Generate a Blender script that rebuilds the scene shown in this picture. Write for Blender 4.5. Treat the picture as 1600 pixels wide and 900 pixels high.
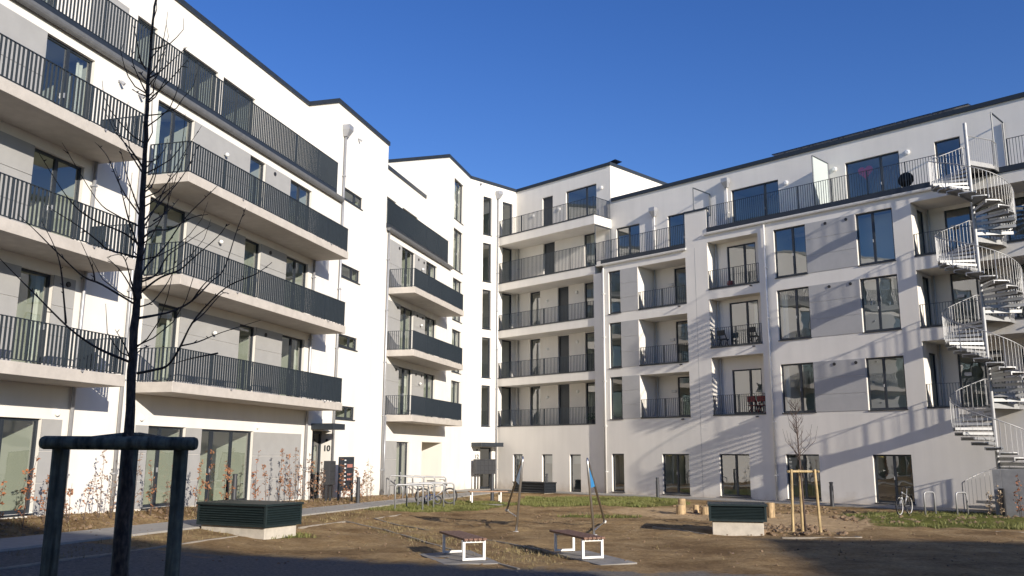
import bpy, bmesh, math, random
from mathutils import Vector, Matrix, Euler
random.seed(7)
for o in list(bpy.data.objects): bpy.data.objects.remove(o)
SC = bpy.context.scene
COL = SC.collection
R_ = math.radians

# ------------------------------------------------------------------ camera, sky, sun, exposure
EYE = 2.2
cam_d = bpy.data.cameras.new('camera'); cam = bpy.data.objects.new('camera', cam_d); COL.objects.link(cam)
cam_d.sensor_width = 36.0; cam_d.lens = 30.604; cam_d.clip_end = 3000
cam.matrix_world = Matrix.Translation((0, 0, EYE)) @ Matrix.Rotation(R_(90 + 10.8056), 4, 'X') @ Matrix.Rotation(0.00416, 4, 'Z')
SC.camera = cam
SUN_EL, SUN_AZ = 16.7, 145.4            # azimuth clockwise from +Y, where the sun stands
world = bpy.data.worlds.new('World'); SC.world = world; world.use_nodes = True
wn = world.node_tree.nodes; wl = world.node_tree.links
sky = wn.new('ShaderNodeTexSky'); sky.sky_type = 'NISHITA'; sky.sun_disc = False
sky.sun_elevation = R_(SUN_EL); sky.sun_rotation = R_(SUN_AZ)
sky.altitude = 200; sky.air_density = 1.0; sky.dust_density = 0.15; sky.ozone_density = 3.0
bg = wn['Background']; bg.inputs[1].default_value = 0.118
hs = wn.new('ShaderNodeHueSaturation'); hs.inputs['Saturation'].default_value = 1.25; hs.inputs['Hue'].default_value = .52
wl.new(sky.outputs[0], hs.inputs['Color']); wl.new(hs.outputs[0], bg.inputs[0])
sun_d = bpy.data.lights.new('sun', 'SUN'); sun_d.energy = 5.0; sun_d.angle = R_(0.53); sun_d.color = (1.0, 0.905, 0.78)
sun = bpy.data.objects.new('sun', sun_d); COL.objects.link(sun)
_sd = Vector((math.sin(R_(SUN_AZ)) * math.cos(R_(SUN_EL)), math.cos(R_(SUN_AZ)) * math.cos(R_(SUN_EL)), math.sin(R_(SUN_EL))))
sun.rotation_euler = (-_sd).to_track_quat('-Z', 'Y').to_euler(); sun.location = _sd * 60
SC.view_settings.view_transform = 'Standard'; SC.view_settings.look = 'None'
SC.view_settings.exposure = 0.4; SC.view_settings.gamma = 1.0; SC.view_settings.use_curve_mapping = False
SC.render.engine = 'CYCLES'
SC.cycles.max_bounces = 8; SC.cycles.transparent_max_bounces = 12; SC.cycles.caustics_reflective = False; SC.cycles.caustics_refractive = False

# ------------------------------------------------------------------ materials
MATS = {}
def mat(name, col=(.5, .5, .5), rough=.6, metal=0., noise=0., nscale=4., bump=0., bscale=30., spec=.5, col2=None, detail=6.):
    m = bpy.data.materials.new(name); m.use_nodes = True
    nt = m.node_tree; b = nt.nodes['Principled BSDF']
    b.inputs['Base Color'].default_value = (*col, 1); b.inputs['Roughness'].default_value = rough
    b.inputs['Metallic'].default_value = metal; b.inputs['Specular IOR Level'].default_value = spec
    tc = nt.nodes.new('ShaderNodeNewGeometry')
    if noise > 0 or col2:
        n = nt.nodes.new('ShaderNodeTexNoise'); n.inputs['Scale'].default_value = nscale; n.inputs['Detail'].default_value = detail; n.inputs['Roughness'].default_value = .62
        nt.links.new(tc.outputs['Position'], n.inputs['Vector'])
        r = nt.nodes.new('ShaderNodeValToRGB'); r.color_ramp.elements[0].position = .3; r.color_ramp.elements[1].position = .72
        c2 = col2 if col2 else tuple(max(0, c * (1 - noise)) for c in col)
        c1 = col if col2 else tuple(min(1, c * (1 + noise * .4)) for c in col)
        r.color_ramp.elements[0].color = (*c2, 1); r.color_ramp.elements[1].color = (*c1, 1)
        nt.links.new(n.outputs['Fac'], r.inputs[0]); nt.links.new(r.outputs[0], b.inputs['Base Color'])
    if bump > 0:
        n2 = nt.nodes.new('ShaderNodeTexNoise'); n2.inputs['Scale'].default_value = bscale; n2.inputs['Detail'].default_value = 5
        nt.links.new(tc.outputs['Position'], n2.inputs['Vector'])
        bp = nt.nodes.new('ShaderNodeBump'); bp.inputs['Strength'].default_value = bump; bp.inputs['Distance'].default_value = .02
        nt.links.new(n2.outputs['Fac'], bp.inputs['Height']); nt.links.new(bp.outputs[0], b.inputs['Normal'])
    MATS[name] = m
    return m
def plaster(name, col, streak=.06):
    # render finish: fine grain, faint vertical rain streaks and broad blotches
    m = mat(name, col, .85, 0, bump=.12, bscale=60, spec=.25)
    nt = m.node_tree; b = nt.nodes['Principled BSDF']; g = nt.nodes['Geometry'] if 'Geometry' in nt.nodes else [n for n in nt.nodes if n.type == 'NEW_GEOMETRY'][0]
    mp = nt.nodes.new('ShaderNodeMapping'); mp.inputs['Scale'].default_value = (2.2, 2.2, .12)
    nt.links.new(g.outputs['Position'], mp.inputs['Vector'])
    n1 = nt.nodes.new('ShaderNodeTexNoise'); n1.inputs['Scale'].default_value = 1.0; n1.inputs['Detail'].default_value = 7
    nt.links.new(mp.outputs[0], n1.inputs['Vector'])
    n2 = nt.nodes.new('ShaderNodeTexNoise'); n2.inputs['Scale'].default_value = .55; n2.inputs['Detail'].default_value = 5
    nt.links.new(g.outputs['Position'], n2.inputs['Vector'])
    mx = nt.nodes.new('ShaderNodeMath'); mx.operation = 'ADD'; nt.links.new(n1.outputs['Fac'], mx.inputs[0]); nt.links.new(n2.outputs['Fac'], mx.inputs[1])
    r = nt.nodes.new('ShaderNodeMapRange'); r.inputs['From Min'].default_value = .7; r.inputs['From Max'].default_value = 1.3
    r.inputs['To Min'].default_value = 1 - streak; r.inputs['To Max'].default_value = 1.0
    nt.links.new(mx.outputs[0], r.inputs['Value'])
    mm = nt.nodes.new('ShaderNodeVectorMath'); mm.operation = 'SCALE'; mm.inputs[0].default_value = col
    nt.links.new(r.outputs[0], mm.inputs['Scale'])
    sz = nt.nodes.new('ShaderNodeSeparateXYZ'); nt.links.new(g.outputs['Position'], sz.inputs[0])
    n3 = nt.nodes.new('ShaderNodeTexNoise'); n3.inputs['Scale'].default_value = 2.2; n3.inputs['Detail'].default_value = 8; nt.links.new(g.outputs['Position'], n3.inputs['Vector'])
    md = nt.nodes.new('ShaderNodeMath'); md.operation = 'MULTIPLY_ADD'; md.inputs[1].default_value = -1.3; md.inputs[2].default_value = 1.15; nt.links.new(n3.outputs['Fac'], md.inputs[0])
    ad = nt.nodes.new('ShaderNodeMath'); ad.operation = 'SUBTRACT'; nt.links.new(md.outputs[0], ad.inputs[0]); nt.links.new(sz.outputs['Z'], ad.inputs[1])
    mr = nt.nodes.new('ShaderNodeMapRange'); mr.inputs['From Min'].default_value = 0; mr.inputs['From Max'].default_value = .6; mr.inputs['To Max'].default_value = .38; nt.links.new(ad.outputs[0], mr.inputs['Value'])
    dx = nt.nodes.new('ShaderNodeMix'); dx.data_type = 'RGBA'; dx.inputs[7].default_value = (.40, .33, .24, 1); nt.links.new(mr.outputs[0], dx.inputs[0]); nt.links.new(mm.outputs[0], dx.inputs[6])
    nt.links.new(dx.outputs[2], b.inputs['Base Color'])
    return m
def glass(name, tint, ior, rough=.0, wav=.15):
    m = bpy.data.materials.new(name); m.use_nodes = True; nt = m.node_tree
    for n in list(nt.nodes):
        if n.type != 'OUTPUT_MATERIAL': nt.nodes.remove(n)
    out = [n for n in nt.nodes if n.type == 'OUTPUT_MATERIAL'][0]
    tr = nt.nodes.new('ShaderNodeBsdfTransparent'); tr.inputs[0].default_value = (*tint, 1)
    gl = nt.nodes.new('ShaderNodeBsdfGlossy'); gl.inputs['Roughness'].default_value = rough; gl.inputs[0].default_value = (.95, .97, 1, 1)
    lw = nt.nodes.new('ShaderNodeLayerWeight'); lw.inputs['Blend'].default_value = .5      # same from both sides of the pane
    pw_ = nt.nodes.new('ShaderNodeMath'); pw_.operation = 'POWER'; pw_.inputs[1].default_value = 4.0; nt.links.new(lw.outputs['Facing'], pw_.inputs[0])
    fr = nt.nodes.new('ShaderNodeMath'); fr.operation = 'MULTIPLY_ADD'; fr.inputs[1].default_value = 1 - ior; fr.inputs[2].default_value = ior; nt.links.new(pw_.outputs[0], fr.inputs[0])
    geo = nt.nodes.new('ShaderNodeNewGeometry')
    no = nt.nodes.new('ShaderNodeTexNoise'); no.inputs['Scale'].default_value = 1.3; no.inputs['Detail'].default_value = 1
    nt.links.new(geo.outputs['Position'], no.inputs['Vector'])
    bp = nt.nodes.new('ShaderNodeBump'); bp.inputs['Strength'].default_value = wav; bp.inputs['Distance'].default_value = .02
    nt.links.new(no.outputs['Fac'], bp.inputs['Height']); nt.links.new(bp.outputs[0], gl.inputs['Normal'])
    mx = nt.nodes.new('ShaderNodeMixShader'); nt.links.new(fr.outputs[0], mx.inputs[0]); nt.links.new(tr.outputs[0], mx.inputs[1]); nt.links.new(gl.outputs[0], mx.inputs[2])
    nt.links.new(mx.outputs[0], out.inputs[0]); MATS[name] = m
    return m
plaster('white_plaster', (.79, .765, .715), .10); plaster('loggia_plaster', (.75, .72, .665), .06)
mat('grey_panel', (.345, .345, .34), .6, noise=.08, nscale=2, bump=.04)
mat('grey_panel_pale', (.42, .42, .42), .6, noise=.07, nscale=2, bump=.04)
mat('anthracite', (.028, .036, .048), .45, .2, noise=.2, nscale=5)
mat('railing_grey', (.030, .042, .056), .45, .2, noise=.15, nscale=6)
mat('balcony_concrete', (.50, .465, .42), .8, noise=.14, nscale=3, bump=.15, bscale=25)
mat('concrete', (.50, .46, .39), .85, noise=.22, nscale=4, bump=.25, bscale=20)
mat('slab_concrete', (.27, .255, .23), .9, noise=.35, nscale=3, bump=.3, bscale=16)
mat('dry_grass', (.30, .235, .12), .8, col2=(.17, .14, .055), nscale=1.5)
mat('concrete_grey', (.36, .36, .355), .85, noise=.2, nscale=3, bump=.2, bscale=18)
mat('gutter_zinc', (.20, .205, .21), .5, .4, noise=.2, nscale=5)
mat('zinc', (.42, .43, .45), .45, .5, noise=.12, nscale=5)
mat('galvanised', (.36, .365, .37), .48, .45, noise=.16, nscale=9)
mat('stainless', (.56, .55, .53), .28, .9, noise=.1, nscale=8)
mat('white_metal', (.74, .73, .70), .45, .1, noise=.08, nscale=8)
mat('lamp_white', (.8, .8, .78), .35)
mat('black_plastic', (.018, .018, .02), .5)
mat('room_wall', (.60, .60, .51), .9); mat('curtain', (.78, .77, .68), .9, noise=.1, nscale=6)
mat('blind', (.55, .56, .56), .8)
mat('louvre_green', (.020, .034, .036), .45, .3, noise=.25, nscale=7)
mat('louvre_dark', (.014, .018, .024), .5, .2)
mat('bench_wood', (.19, .095, .06), .6, noise=.35, nscale=14, bump=.2, bscale=40)
mat('bench_wood_tan', (.36, .22, .13), .6, noise=.3, nscale=12, bump=.2, bscale=40)
mat('stake_wood', (.50, .375, .19), .75, noise=.25, nscale=9, bump=.25, bscale=30)
mat('stake_weathered', (.15, .145, .105), .85, noise=.45, nscale=10, bump=.7, bscale=22)
mat('log_wood', (.46, .33, .18), .75, noise=.25, nscale=9, bump=.2, bscale=30)
mat('bark', (.085, .062, .050), .9, noise=.5, nscale=25, bump=.8, bscale=60)
mat('twig', (.085, .06, .05), .85, noise=.3, nscale=30)
mat('leaf_brown', (.24, .105, .055), .8, col2=(.33, .16, .075), nscale=3)
mat('leaf_dry', (.20, .125, .085), .85, col2=(.30, .21, .15), nscale=3)
mat('leaf_orange', (.40, .155, .055), .75, col2=(.26, .09, .04), nscale=3)
mat('leaf_pale', (.44, .36, .26), .8, col2=(.28, .2, .12), nscale=3)
mat('tyre', (.02, .02, .022), .8); mat('bike_silver', (.42, .43, .45), .35, .6); mat('rim_grey', (.10, .10, .105), .4, .5); mat('bike_blue', (.03, .09, .32), .35, .1); mat('bike_black', (.02, .022, .025), .4, .2)
mat('child_green', (.02, .18, .16), .4)
mat('play_blue', (.03, .27, .60), .4)
mat('red_paint', (.22, .018, .022), .5); mat('heart_red', (.80, .05, .06), .5)
mat('edging', (.30, .265, .215), .85, noise=.2, nscale=6, bump=.2)
mat('paving', (.33, .315, .285), .9, noise=.15, nscale=5, bump=.2, bscale=14)
mat('solar', (.012, .018, .04), .2, .1); mat('bollard_grey', (.06, .063, .07), .45, .4)
mat('sign_white', (.75, .75, .74), .5); mat('sign_red', (.48, .20, .16), .5)
mat('clod', (.24, .165, .10), .95, noise=.5, nscale=5, bump=.6, bscale=18)
mat('pebble', (.42, .35, .26), .9, noise=.4, nscale=6)
mat('grass_blade', (.125, .155, .030), .7, col2=(.185, .17, .06), nscale=1.2)
mat('strap', (.02, .02, .02), .8)
glass('window_glass', (.76, .81, .79), .21); glass('frosted_glass', (.72, .78, .77), .05, .3)
_f = MATS['frosted_glass'].node_tree
_o = [n for n in _f.nodes if n.type == 'OUTPUT_MATERIAL'][0]; _mx = _o.inputs[0].links[0].from_node
_df = _f.nodes.new('ShaderNodeBsdfDiffuse'); _df.inputs[0].default_value = (.62, .68, .67, 1)
_m2 = _f.nodes.new('ShaderNodeMixShader'); _m2.inputs[0].default_value = .6
_f.links.new(_mx.outputs[0], _m2.inputs[1]); _f.links.new(_df.outputs[0], _m2.inputs[2]); _f.links.new(_m2.outputs[0], _o.inputs[0])

def grain(name, sc=(9, 9, .7), dark=.35):
    m = MATS[name]; nt = m.node_tree; b = nt.nodes['Principled BSDF']; g = [n for n in nt.nodes if n.type == 'NEW_GEOMETRY'][0]; src = b.inputs['Base Color'].links[0].from_socket
    mp = nt.nodes.new('ShaderNodeMapping'); mp.inputs['Scale'].default_value = sc; nt.links.new(g.outputs['Position'], mp.inputs['Vector'])
    n = nt.nodes.new('ShaderNodeTexNoise'); n.inputs['Scale'].default_value = 3; n.inputs['Detail'].default_value = 8; nt.links.new(mp.outputs[0], n.inputs['Vector'])
    r = nt.nodes.new('ShaderNodeMapRange'); r.inputs['From Min'].default_value = .35; r.inputs['From Max'].default_value = .65; r.inputs['To Min'].default_value = dark; r.inputs['To Max'].default_value = 1.25; nt.links.new(n.outputs['Fac'], r.inputs['Value'])
    v = nt.nodes.new('ShaderNodeVectorMath'); v.operation = 'SCALE'; nt.links.new(src, v.inputs[0]); nt.links.new(r.outputs[0], v.inputs['Scale']); nt.links.new(v.outputs[0], b.inputs['Base Color'])
    bp = nt.nodes.new('ShaderNodeBump'); bp.inputs['Strength'].default_value = .8; bp.inputs['Distance'].default_value = .012; nt.links.new(n.outputs['Fac'], bp.inputs['Height']); nt.links.new(bp.outputs[0], b.inputs['Normal'])
grain('stake_weathered'); grain('stake_wood', dark=.6); grain('log_wood', dark=.6); grain('bark', (20, 20, 5), .45)
# ------------------------------------------------------------------ geometry helpers
class Plane:
    """A facade plane: s runs along the wall, d outward from it, z up."""
    def __init__(s, p0, d, n): s.p0 = p0; s.d = d; s.n = n
    def P(s, a, b, z): return Vector((s.p0[0] + s.d[0] * a + s.n[0] * b, s.p0[1] + s.d[1] * a + s.n[1] * b, z))
_ra, _aa = R_(135.18), R_(15.034)
PR = Plane((5.3814, 51.3774), (math.sin(_ra), math.cos(_ra)), (math.cos(_ra), -math.sin(_ra)))
PA = Plane((-6.2351, 43.1958), (math.sin(_aa), math.cos(_aa)), (math.cos(_aa), -math.sin(_aa)))
_w0 = PR.P(-9.054, -.0078, 0)
PW = Plane((_w0.x, _w0.y), (PR.n[0], PR.n[1]), (PR.d[0], PR.d[1]))     # t runs toward the courtyard, outward faces the gallery
PG = Plane(tuple(PR.P(0, -.12, 0)[:2]), PR.d, PR.n)
def coordA(x, y):
    u, v = x - PA.p0[0], y - PA.p0[1]
    return u * PA.d[0] + v * PA.d[1], u * PA.n[0] + v * PA.n[1]
def coordR(x, y):
    u, v = x - PR.p0[0], y - PR.p0[1]
    return u * PR.d[0] + v * PR.d[1], u * PR.n[0] + v * PR.n[1]
def lerp_tab(t, x):
    if x <= t[0][0]: return t[0][1]
    for (a, va), (b, vb) in zip(t, t[1:]):
        if x <= b: return va + (vb - va) * (x - a) / (b - a)
    return t[-1][1]
def ground_z(x, y):
    s, d = coordA(x, y)
    zb = max(0., min(.75, .22 - .019 * s))
    return zb * lerp_tab(((-3, 1), (.4, 1), (1.7, .5), (3.2, .45), (6.5, 0)), d)

WORG = {}
class MB:
    def __init__(s): s.v = []; s.f = []
    def quad(s, *p):
        i = len(s.v); s.v += [Vector(q) for q in p]; s.f.append(tuple(range(i, i + len(p))))
    def hexa(s, c):            # 8 corners: bottom 4 ring, top 4 ring
        i = len(s.v); s.v += [Vector(q) for q in c]
        for f in ((3, 2, 1, 0), (4, 5, 6, 7), (0, 1, 5, 4), (1, 2, 6, 5), (2, 3, 7, 6), (3, 0, 4, 7)): s.f.append(tuple(i + k for k in f))
    def box(s, pl, s0, s1, d0, d1, z0, z1):
        s.hexa([pl.P(s0, d0, z0), pl.P(s1, d0, z0), pl.P(s1, d1, z0), pl.P(s0, d1, z0), pl.P(s0, d0, z1), pl.P(s1, d0, z1), pl.P(s1, d1, z1), pl.P(s0, d1, z1)])
    def abox(s, c, h, rz=0., M=None):     # centre, half sizes, rotation
        M = M or Matrix.Rotation(rz, 3, 'Z'); c = Vector(c)
        s.hexa([c + M @ Vector((a * h[0], b * h[1], e * h[2])) for e in (-1, 1) for a, b in ((-1, -1), (1, -1), (1, 1), (-1, 1))])
    def beam(s, p, q, w, h, up=(0, 0, 1)):
        p, q = Vector(p), Vector(q); x = (q - p).normalized(); u = Vector(up)
        y = u.cross(x)
        if y.length < 1e-4: y = Vector((0, 1, 0)).cross(x)
        y.normalize(); z = x.cross(y)
        s.hexa([a + y * (i * w / 2) + z * (j * h / 2) for j in (-1, 1) for a, i in ((p, -1), (q, -1), (q, 1), (p, 1))])
    def tube(s, pts, r, n=8, cap=True):
        pts = [Vector(p) for p in pts]; m = len(pts)
        rr = r if isinstance(r, (list, tuple)) else [r] * m
        base = len(s.v); prev = None
        for i, p in enumerate(pts):
            t = (pts[min(i + 1, m - 1)] - pts[max(i - 1, 0)]).normalized()
            if prev is None:
                a = Vector((0, 0, 1)) if abs(t.z) < .9 else Vector((1, 0, 0)); x = t.cross(a).normalized()
            else:
                x = (prev - t * prev.dot(t)).normalized()
            prev = x; y = t.cross(x)
            for k in range(n):
                a = 2 * math.pi * k / n; s.v.append(p + (x * math.cos(a) + y * math.sin(a)) * rr[i])
        for i in range(m - 1):
            for k in range(n):
                a, b = base + i * n + k, base + i * n + (k + 1) % n
                s.f.append((a, b, b + n, a + n))
        if cap:
            s.f.append(tuple(base + k for k in range(n))[::-1]); s.f.append(tuple(base + (m - 1) * n + k for k in range(n)))
    def ring(s, c, R, r, ax, n=28, k=8):          # torus round axis ax
        ax = Vector(ax).normalized(); a = Vector((0, 0, 1)) if abs(ax.z) < .9 else Vector((1, 0, 0)); x = ax.cross(a).normalized(); y = ax.cross(x); c = Vector(c)
        base = len(s.v)
        for i in range(n):
            t = 2 * math.pi * i / n; e = x * math.cos(t) + y * math.sin(t)
            for j in range(k):
                p = 2 * math.pi * j / k; s.v.append(c + e * (R + r * math.cos(p)) + ax * (r * math.sin(p)))
        for i in range(n):
            for j in range(k):
                s.f.append((base + i * k + j, base + ((i + 1) % n) * k + j, base + ((i + 1) % n) * k + (j + 1) % k, base + i * k + (j + 1) % k))
    def build(s, name, m, parent=None, org=None, fix=True, smooth=False, bevel=0., **props):
        me = bpy.data.meshes.new(name)
        if org is None:
            mn = [min(v[i] for v in s.v) for i in range(3)]; mx = [max(v[i] for v in s.v) for i in range(3)]
            org = Vector(((mn[0] + mx[0]) / 2, (mn[1] + mx[1]) / 2, mn[2]))
        org = Vector(org)
        me.from_pydata([tuple(v - org) for v in s.v], [], s.f)
        if fix:
            bm = bmesh.new(); bm.from_mesh(me); bmesh.ops.recalc_face_normals(bm, faces=bm.faces)
            if bevel > 0: bmesh.ops.bevel(bm, geom=list(bm.edges), offset=bevel, segments=2, affect='EDGES', profile=.5)
            bm.to_mesh(me); bm.free()
        if smooth:
            for p in me.polygons: p.use_smooth = True
        me.materials.append(MATS[m])
        return put(name, me, org, parent, **props)
def put(name, me, org, parent=None, rot=None, **props):
    o = bpy.data.objects.new(name, me); COL.objects.link(o); WORG[o.name] = Vector(org)
    if parent is not None:
        o.parent = parent; o.location = Vector(org) - WORG[parent.name]
    else: o.location = org
    if rot: o.rotation_euler = rot
    for k, v in props.items(): o[k] = v
    return o
def thing(name, label, cat, loc, group=None):
    o = put(name, None, loc); o['label'] = label; o['category'] = cat; o.empty_display_size = .3
    if group: o['group'] = group
    return o
def text_mesh(txt, size, depth=.008):
    cu = bpy.data.curves.new('lettering', 'FONT'); cu.body = txt; cu.size = size; cu.extrude = depth; cu.offset = size * .022; cu.align_x = 'CENTER'
    ob = bpy.data.objects.new('lettering', cu); COL.objects.link(ob)
    dg = bpy.context.evaluated_depsgraph_get(); me = bpy.data.meshes.new_from_object(ob.evaluated_get(dg)); bpy.data.objects.remove(ob)
    return me

# ------------------------------------------------------------------ facade helpers
def wall_sheet(mb, pl, s0, s1, z0, z1, holes=(), d=0., reveal=.16):
    """Wall face at depth d with rectangular openings cut out and their reveals."""
    hs = [(max(a, s0), min(b, s1), max(c, z0), min(e, z1), (h[4] if len(h) > 4 else reveal)) for h in holes for a, b, c, e in [h[:4]] if min(b, s1) - max(a, s0) > .01 and min(e, z1) - max(c, z0) > .01]
    S = sorted({s0, s1, *[h[0] for h in hs], *[h[1] for h in hs]}); Zs = sorted({z0, z1, *[h[2] for h in hs], *[h[3] for h in hs]})
    for i in range(len(S) - 1):
        run = None
        cm = (S[i] + S[i + 1]) / 2
        for j in range(len(Zs) - 1):
            zm = (Zs[j] + Zs[j + 1]) / 2
            inside = any(h[0] < cm < h[1] and h[2] < zm < h[3] for h in hs)
            if not inside: run = (run[0], Zs[j + 1]) if run else (Zs[j], Zs[j + 1])
            if (inside or j == len(Zs) - 2) and run:
                mb.quad(pl.P(S[i], d, run[0]), pl.P(S[i + 1], d, run[0]), pl.P(S[i + 1], d, run[1]), pl.P(S[i], d, run[1])); run = None
    for a, b, c, e, rv in hs:
        for (p, q) in (((a, c), (b, c)), ((b, c), (b, e)), ((b, e), (a, e)), ((a, e), (a, c))):
            mb.quad(pl.P(p[0], d, p[1]), pl.P(q[0], d, q[1]), pl.P(q[0], d - rv, q[1]), pl.P(p[0], d - rv, p[1]))
def window(b, pl, s0, s1, z0, z1, mull=(), d=0., setback=.10, fw=.07, wide=(), trans=(), room=2.6, curt=None, sill=True, name='window', blind=0., solid=False):
    """Framed window or glazed door set into an opening; panes, sill, room behind."""
    dz = d - setback
    f = MB()
    f.box(pl, s0, s1, dz - .07, dz, z1 - fw, z1); f.box(pl, s0, s1, dz - .07, dz, z0, z0 + fw * 1.3)
    f.box(pl, s0, s0 + fw, dz - .07, dz, z0 + fw * 1.3, z1 - fw); f.box(pl, s1 - fw, s1, dz - .07, dz, z0 + fw * 1.3, z1 - fw)
    cuts = sorted(mull)
    for m in cuts:
        w = .16 if m in wide else .11
        f.box(pl, m - w / 2, m + w / 2, dz - .065, dz + .004, z0 + fw * 1.3, z1 - fw)
    for t in trans: f.box(pl, s0 + fw, s1 - fw, dz - .06, dz - .003, t - .04, t + .04)
    o = f.build(name, 'anthracite', b)
    ed = [s0 + fw] + [x for m in cuts for x in (m - .05, m + .05)] + [s1 - fw]
    for k in range(0, len(ed), 2):
        g = MB(); p = [pl.P(ed[k], dz - .035, z0 + .08), pl.P(ed[k + 1], dz - .035, z0 + .08), pl.P(ed[k + 1], dz - .035, z1 - .06), pl.P(ed[k], dz - .035, z1 - .06)]
        nn = (p[1] - p[0]).cross(p[3] - p[0])
        if nn.dot(Vector((pl.n[0], pl.n[1], 0))) < 0: p = p[::-1]
        g.quad(*p); g.build('pane', 'anthracite' if solid else 'window_glass', o, fix=False)
        if not solid and k == 0 and z1 - z0 > 1.5:
            h = MB(); h.box(pl, ed[k + 1] - .0, ed[k + 1] + .03, dz, dz + .05, z0 + 1.02, z0 + 1.16); h.build('handle', 'zinc', o)
    if sill:
        q = MB(); q.box(pl, s0 - .03, s1 + .03, dz + .004, d + .045, z0 - .045, z0 - .004); q.build('sill', 'anthracite', o)
    if room and not solid:
        r = MB(); a, c, e, h = s0 - .12, s1 + .015, z0 - .02, z1 + .06; d0, d1 = dz - .08, dz - .08 - room
        P = pl.P
        r.quad(P(a, d1, e), P(c, d1, e), P(c, d1, h), P(a, d1, h)); r.quad(P(a, d0, e), P(a, d1, e), P(a, d1, h), P(a, d0, h)); r.quad(P(c, d0, e), P(c, d1, e), P(c, d1, h), P(c, d0, h))
        r.quad(P(a, d0, e), P(c, d0, e), P(c, d1, e), P(a, d1, e)); r.quad(P(a, d0, h), P(c, d0, h), P(c, d1, h), P(a, d1, h))
        r.build('room', 'room_wall', o, fix=False)
    if curt:
        for a, c in curt:
            q = MB(); n = max(6, int((c - a) / .05)); pv = None
            for i in range(n + 1):
                s = a + (c - a) * i / n; dd = dz - .22 + .03 * math.sin(i * 1.5) + .012 * math.sin(i * .7)
                if pv: q.quad(pl.P(pv[0], pv[1], z0 + .06), pl.P(s, dd, z0 + .06), pl.P(s, dd, z1 - .02), pl.P(pv[0], pv[1], z1 - .02))
                pv = (s, dd)
            q.build('curtain', 'curtain', o, fix=False, smooth=True)
    if blind:
        q = MB(); q.box(pl, s0 + fw, s1 - fw, dz - .16, dz - .14, z1 - blind * (z1 - z0), z1 - .03); q.build('blind', 'blind', o)
    return o
def panels(b, pl, s0, s1, z0, z1, zj=(), sj=(), d=0., m='grey_panel'):
    Z = [z0, *sorted(zj), z1]; S = [s0, *sorted(sj), s1]
    for i in range(len(S) - 1):
        for j in range(len(Z) - 1):
            q = MB(); q.box(pl, S[i] + (.008 if i else 0), S[i + 1] - (.008 if i < len(S) - 2 else 0), d + .002, d + .022, Z[j] + (.008 if j else 0), Z[j + 1] - (.008 if j < len(Z) - 2 else 0))
            q.build('panel', m, b)
def railing(parent, pts, z0, z1, sp=.125, bar=(.012, .060), part='railing', post=1.9, foot=0.):
    """Flat-bar railing along a polyline: handrail and posts are one part, the bars a second."""
    fr, br = MB(), MB()
    for a, b in zip(pts, pts[1:]):
        a, b = Vector((a[0], a[1], 0)), Vector((b[0], b[1], 0)); L = (b - a).length
        if L < .05: continue
        x = (b - a) / L; up = Vector((0, 0, 1)); y = up.cross(x)
        fr.beam(a + up * (z1 - .02), b + up * (z1 - .02), .05, .016); fr.beam(a + up * (z0 + .03), b + up * (z0 + .03), .045, .016)
        n = max(1, round(L / post))
        for i in range(n + 1):
            p = a + x * (L * i / n) + (x * .012 if i == 0 else -x * .012 if i == n else Vector())
            fr.beam(p + up * (z0 - foot), p + up * (z1 - .028), .05, .014, up=y)
        n = max(1, round(L / sp))
        for i in range(1, n):
            p = a + x * (L * i / n)
            br.beam(p + up * (z0 + .038), p + up * (z1 - .028), bar[0], bar[1], up=y)
    o = fr.build(part, 'railing_grey', parent)
    if br.v: br.build('balusters', 'railing_grey', o, kind='stuff')
    return o
def downpipe(b, pl, s, z0, z1, d=.09, m='zinc', hopper=None, r=.05):
    p = MB(); p.tube([pl.P(s, d, z0), pl.P(s, d, z1)], r, 10); o = p.build('downpipe', m, b, smooth=True)
    for z in [z0 + 1.2 + k * 2.6 for k in range(int((z1 - z0 - 1.2) / 2.6) + 1)]:
        c = MB(); c.box(pl, s - .065, s + .065, .0, d + .062, z, z + .05); c.build('pipe_clip', m, o)
    if hopper:
        h = MB(); zz = hopper; P = pl.P
        h.hexa([P(s - .09, .02, zz), P(s + .09, .02, zz), P(s + .09, .2, zz), P(s - .09, .2, zz), P(s - .2, .01, zz + .3), P(s + .2, .01, zz + .3), P(s + .2, .36, zz + .3), P(s - .2, .36, zz + .3)])
        h.box(pl, s - .2, s + .2, .01, .36, zz + .3, zz + .52); h.build('rain_hopper', 'zinc', o)
    return o
def coping(b, pl, s0, s1, z1, d0=-.28, d1=.07, h=.2):
    c = MB(); c.box(pl, s0, s1, d0, d1, z1 - h, z1); return c.build('coping', 'anthracite', b)
def wall_lamp(b, pl, s, z, d=0.):
    l = MB(); l.box(pl, s - .05, s + .05, d + .002, d + .06, z - .02, z + .06)
    n = 10
    for i in range(3):
        pass
    o = l.build('wall_lamp', 'zinc', b)
    g = MB(); c = pl.P(s, d + .11, z)
    g.tube([c + Vector((0, 0, q)) for q in (-.07, -.058, -.03, 0, .03, .058, .07)], [.015, .045, .066, .074, .066, .045, .015], 12); g.build('lamp_globe', 'lamp_white', o, smooth=True)
def vent_hole(b, pl, s, z, d=.022, r=.075):
    v = MB(); v.tube([pl.P(s, d + .001, z), pl.P(s, d + .03, z)], r, 14); o = v.build('vent', 'black_plastic', b)
    return o
def bulkhead(b, pl, s, z, d=0., r=.11, m='lamp_white'):
    v = MB(); v.tube([pl.P(s, d + .001, z), pl.P(s, d + .06, z), pl.P(s, d + .085, z)], [r, r, r * .6], 16); v.build('wall_lamp', m, b)
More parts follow.
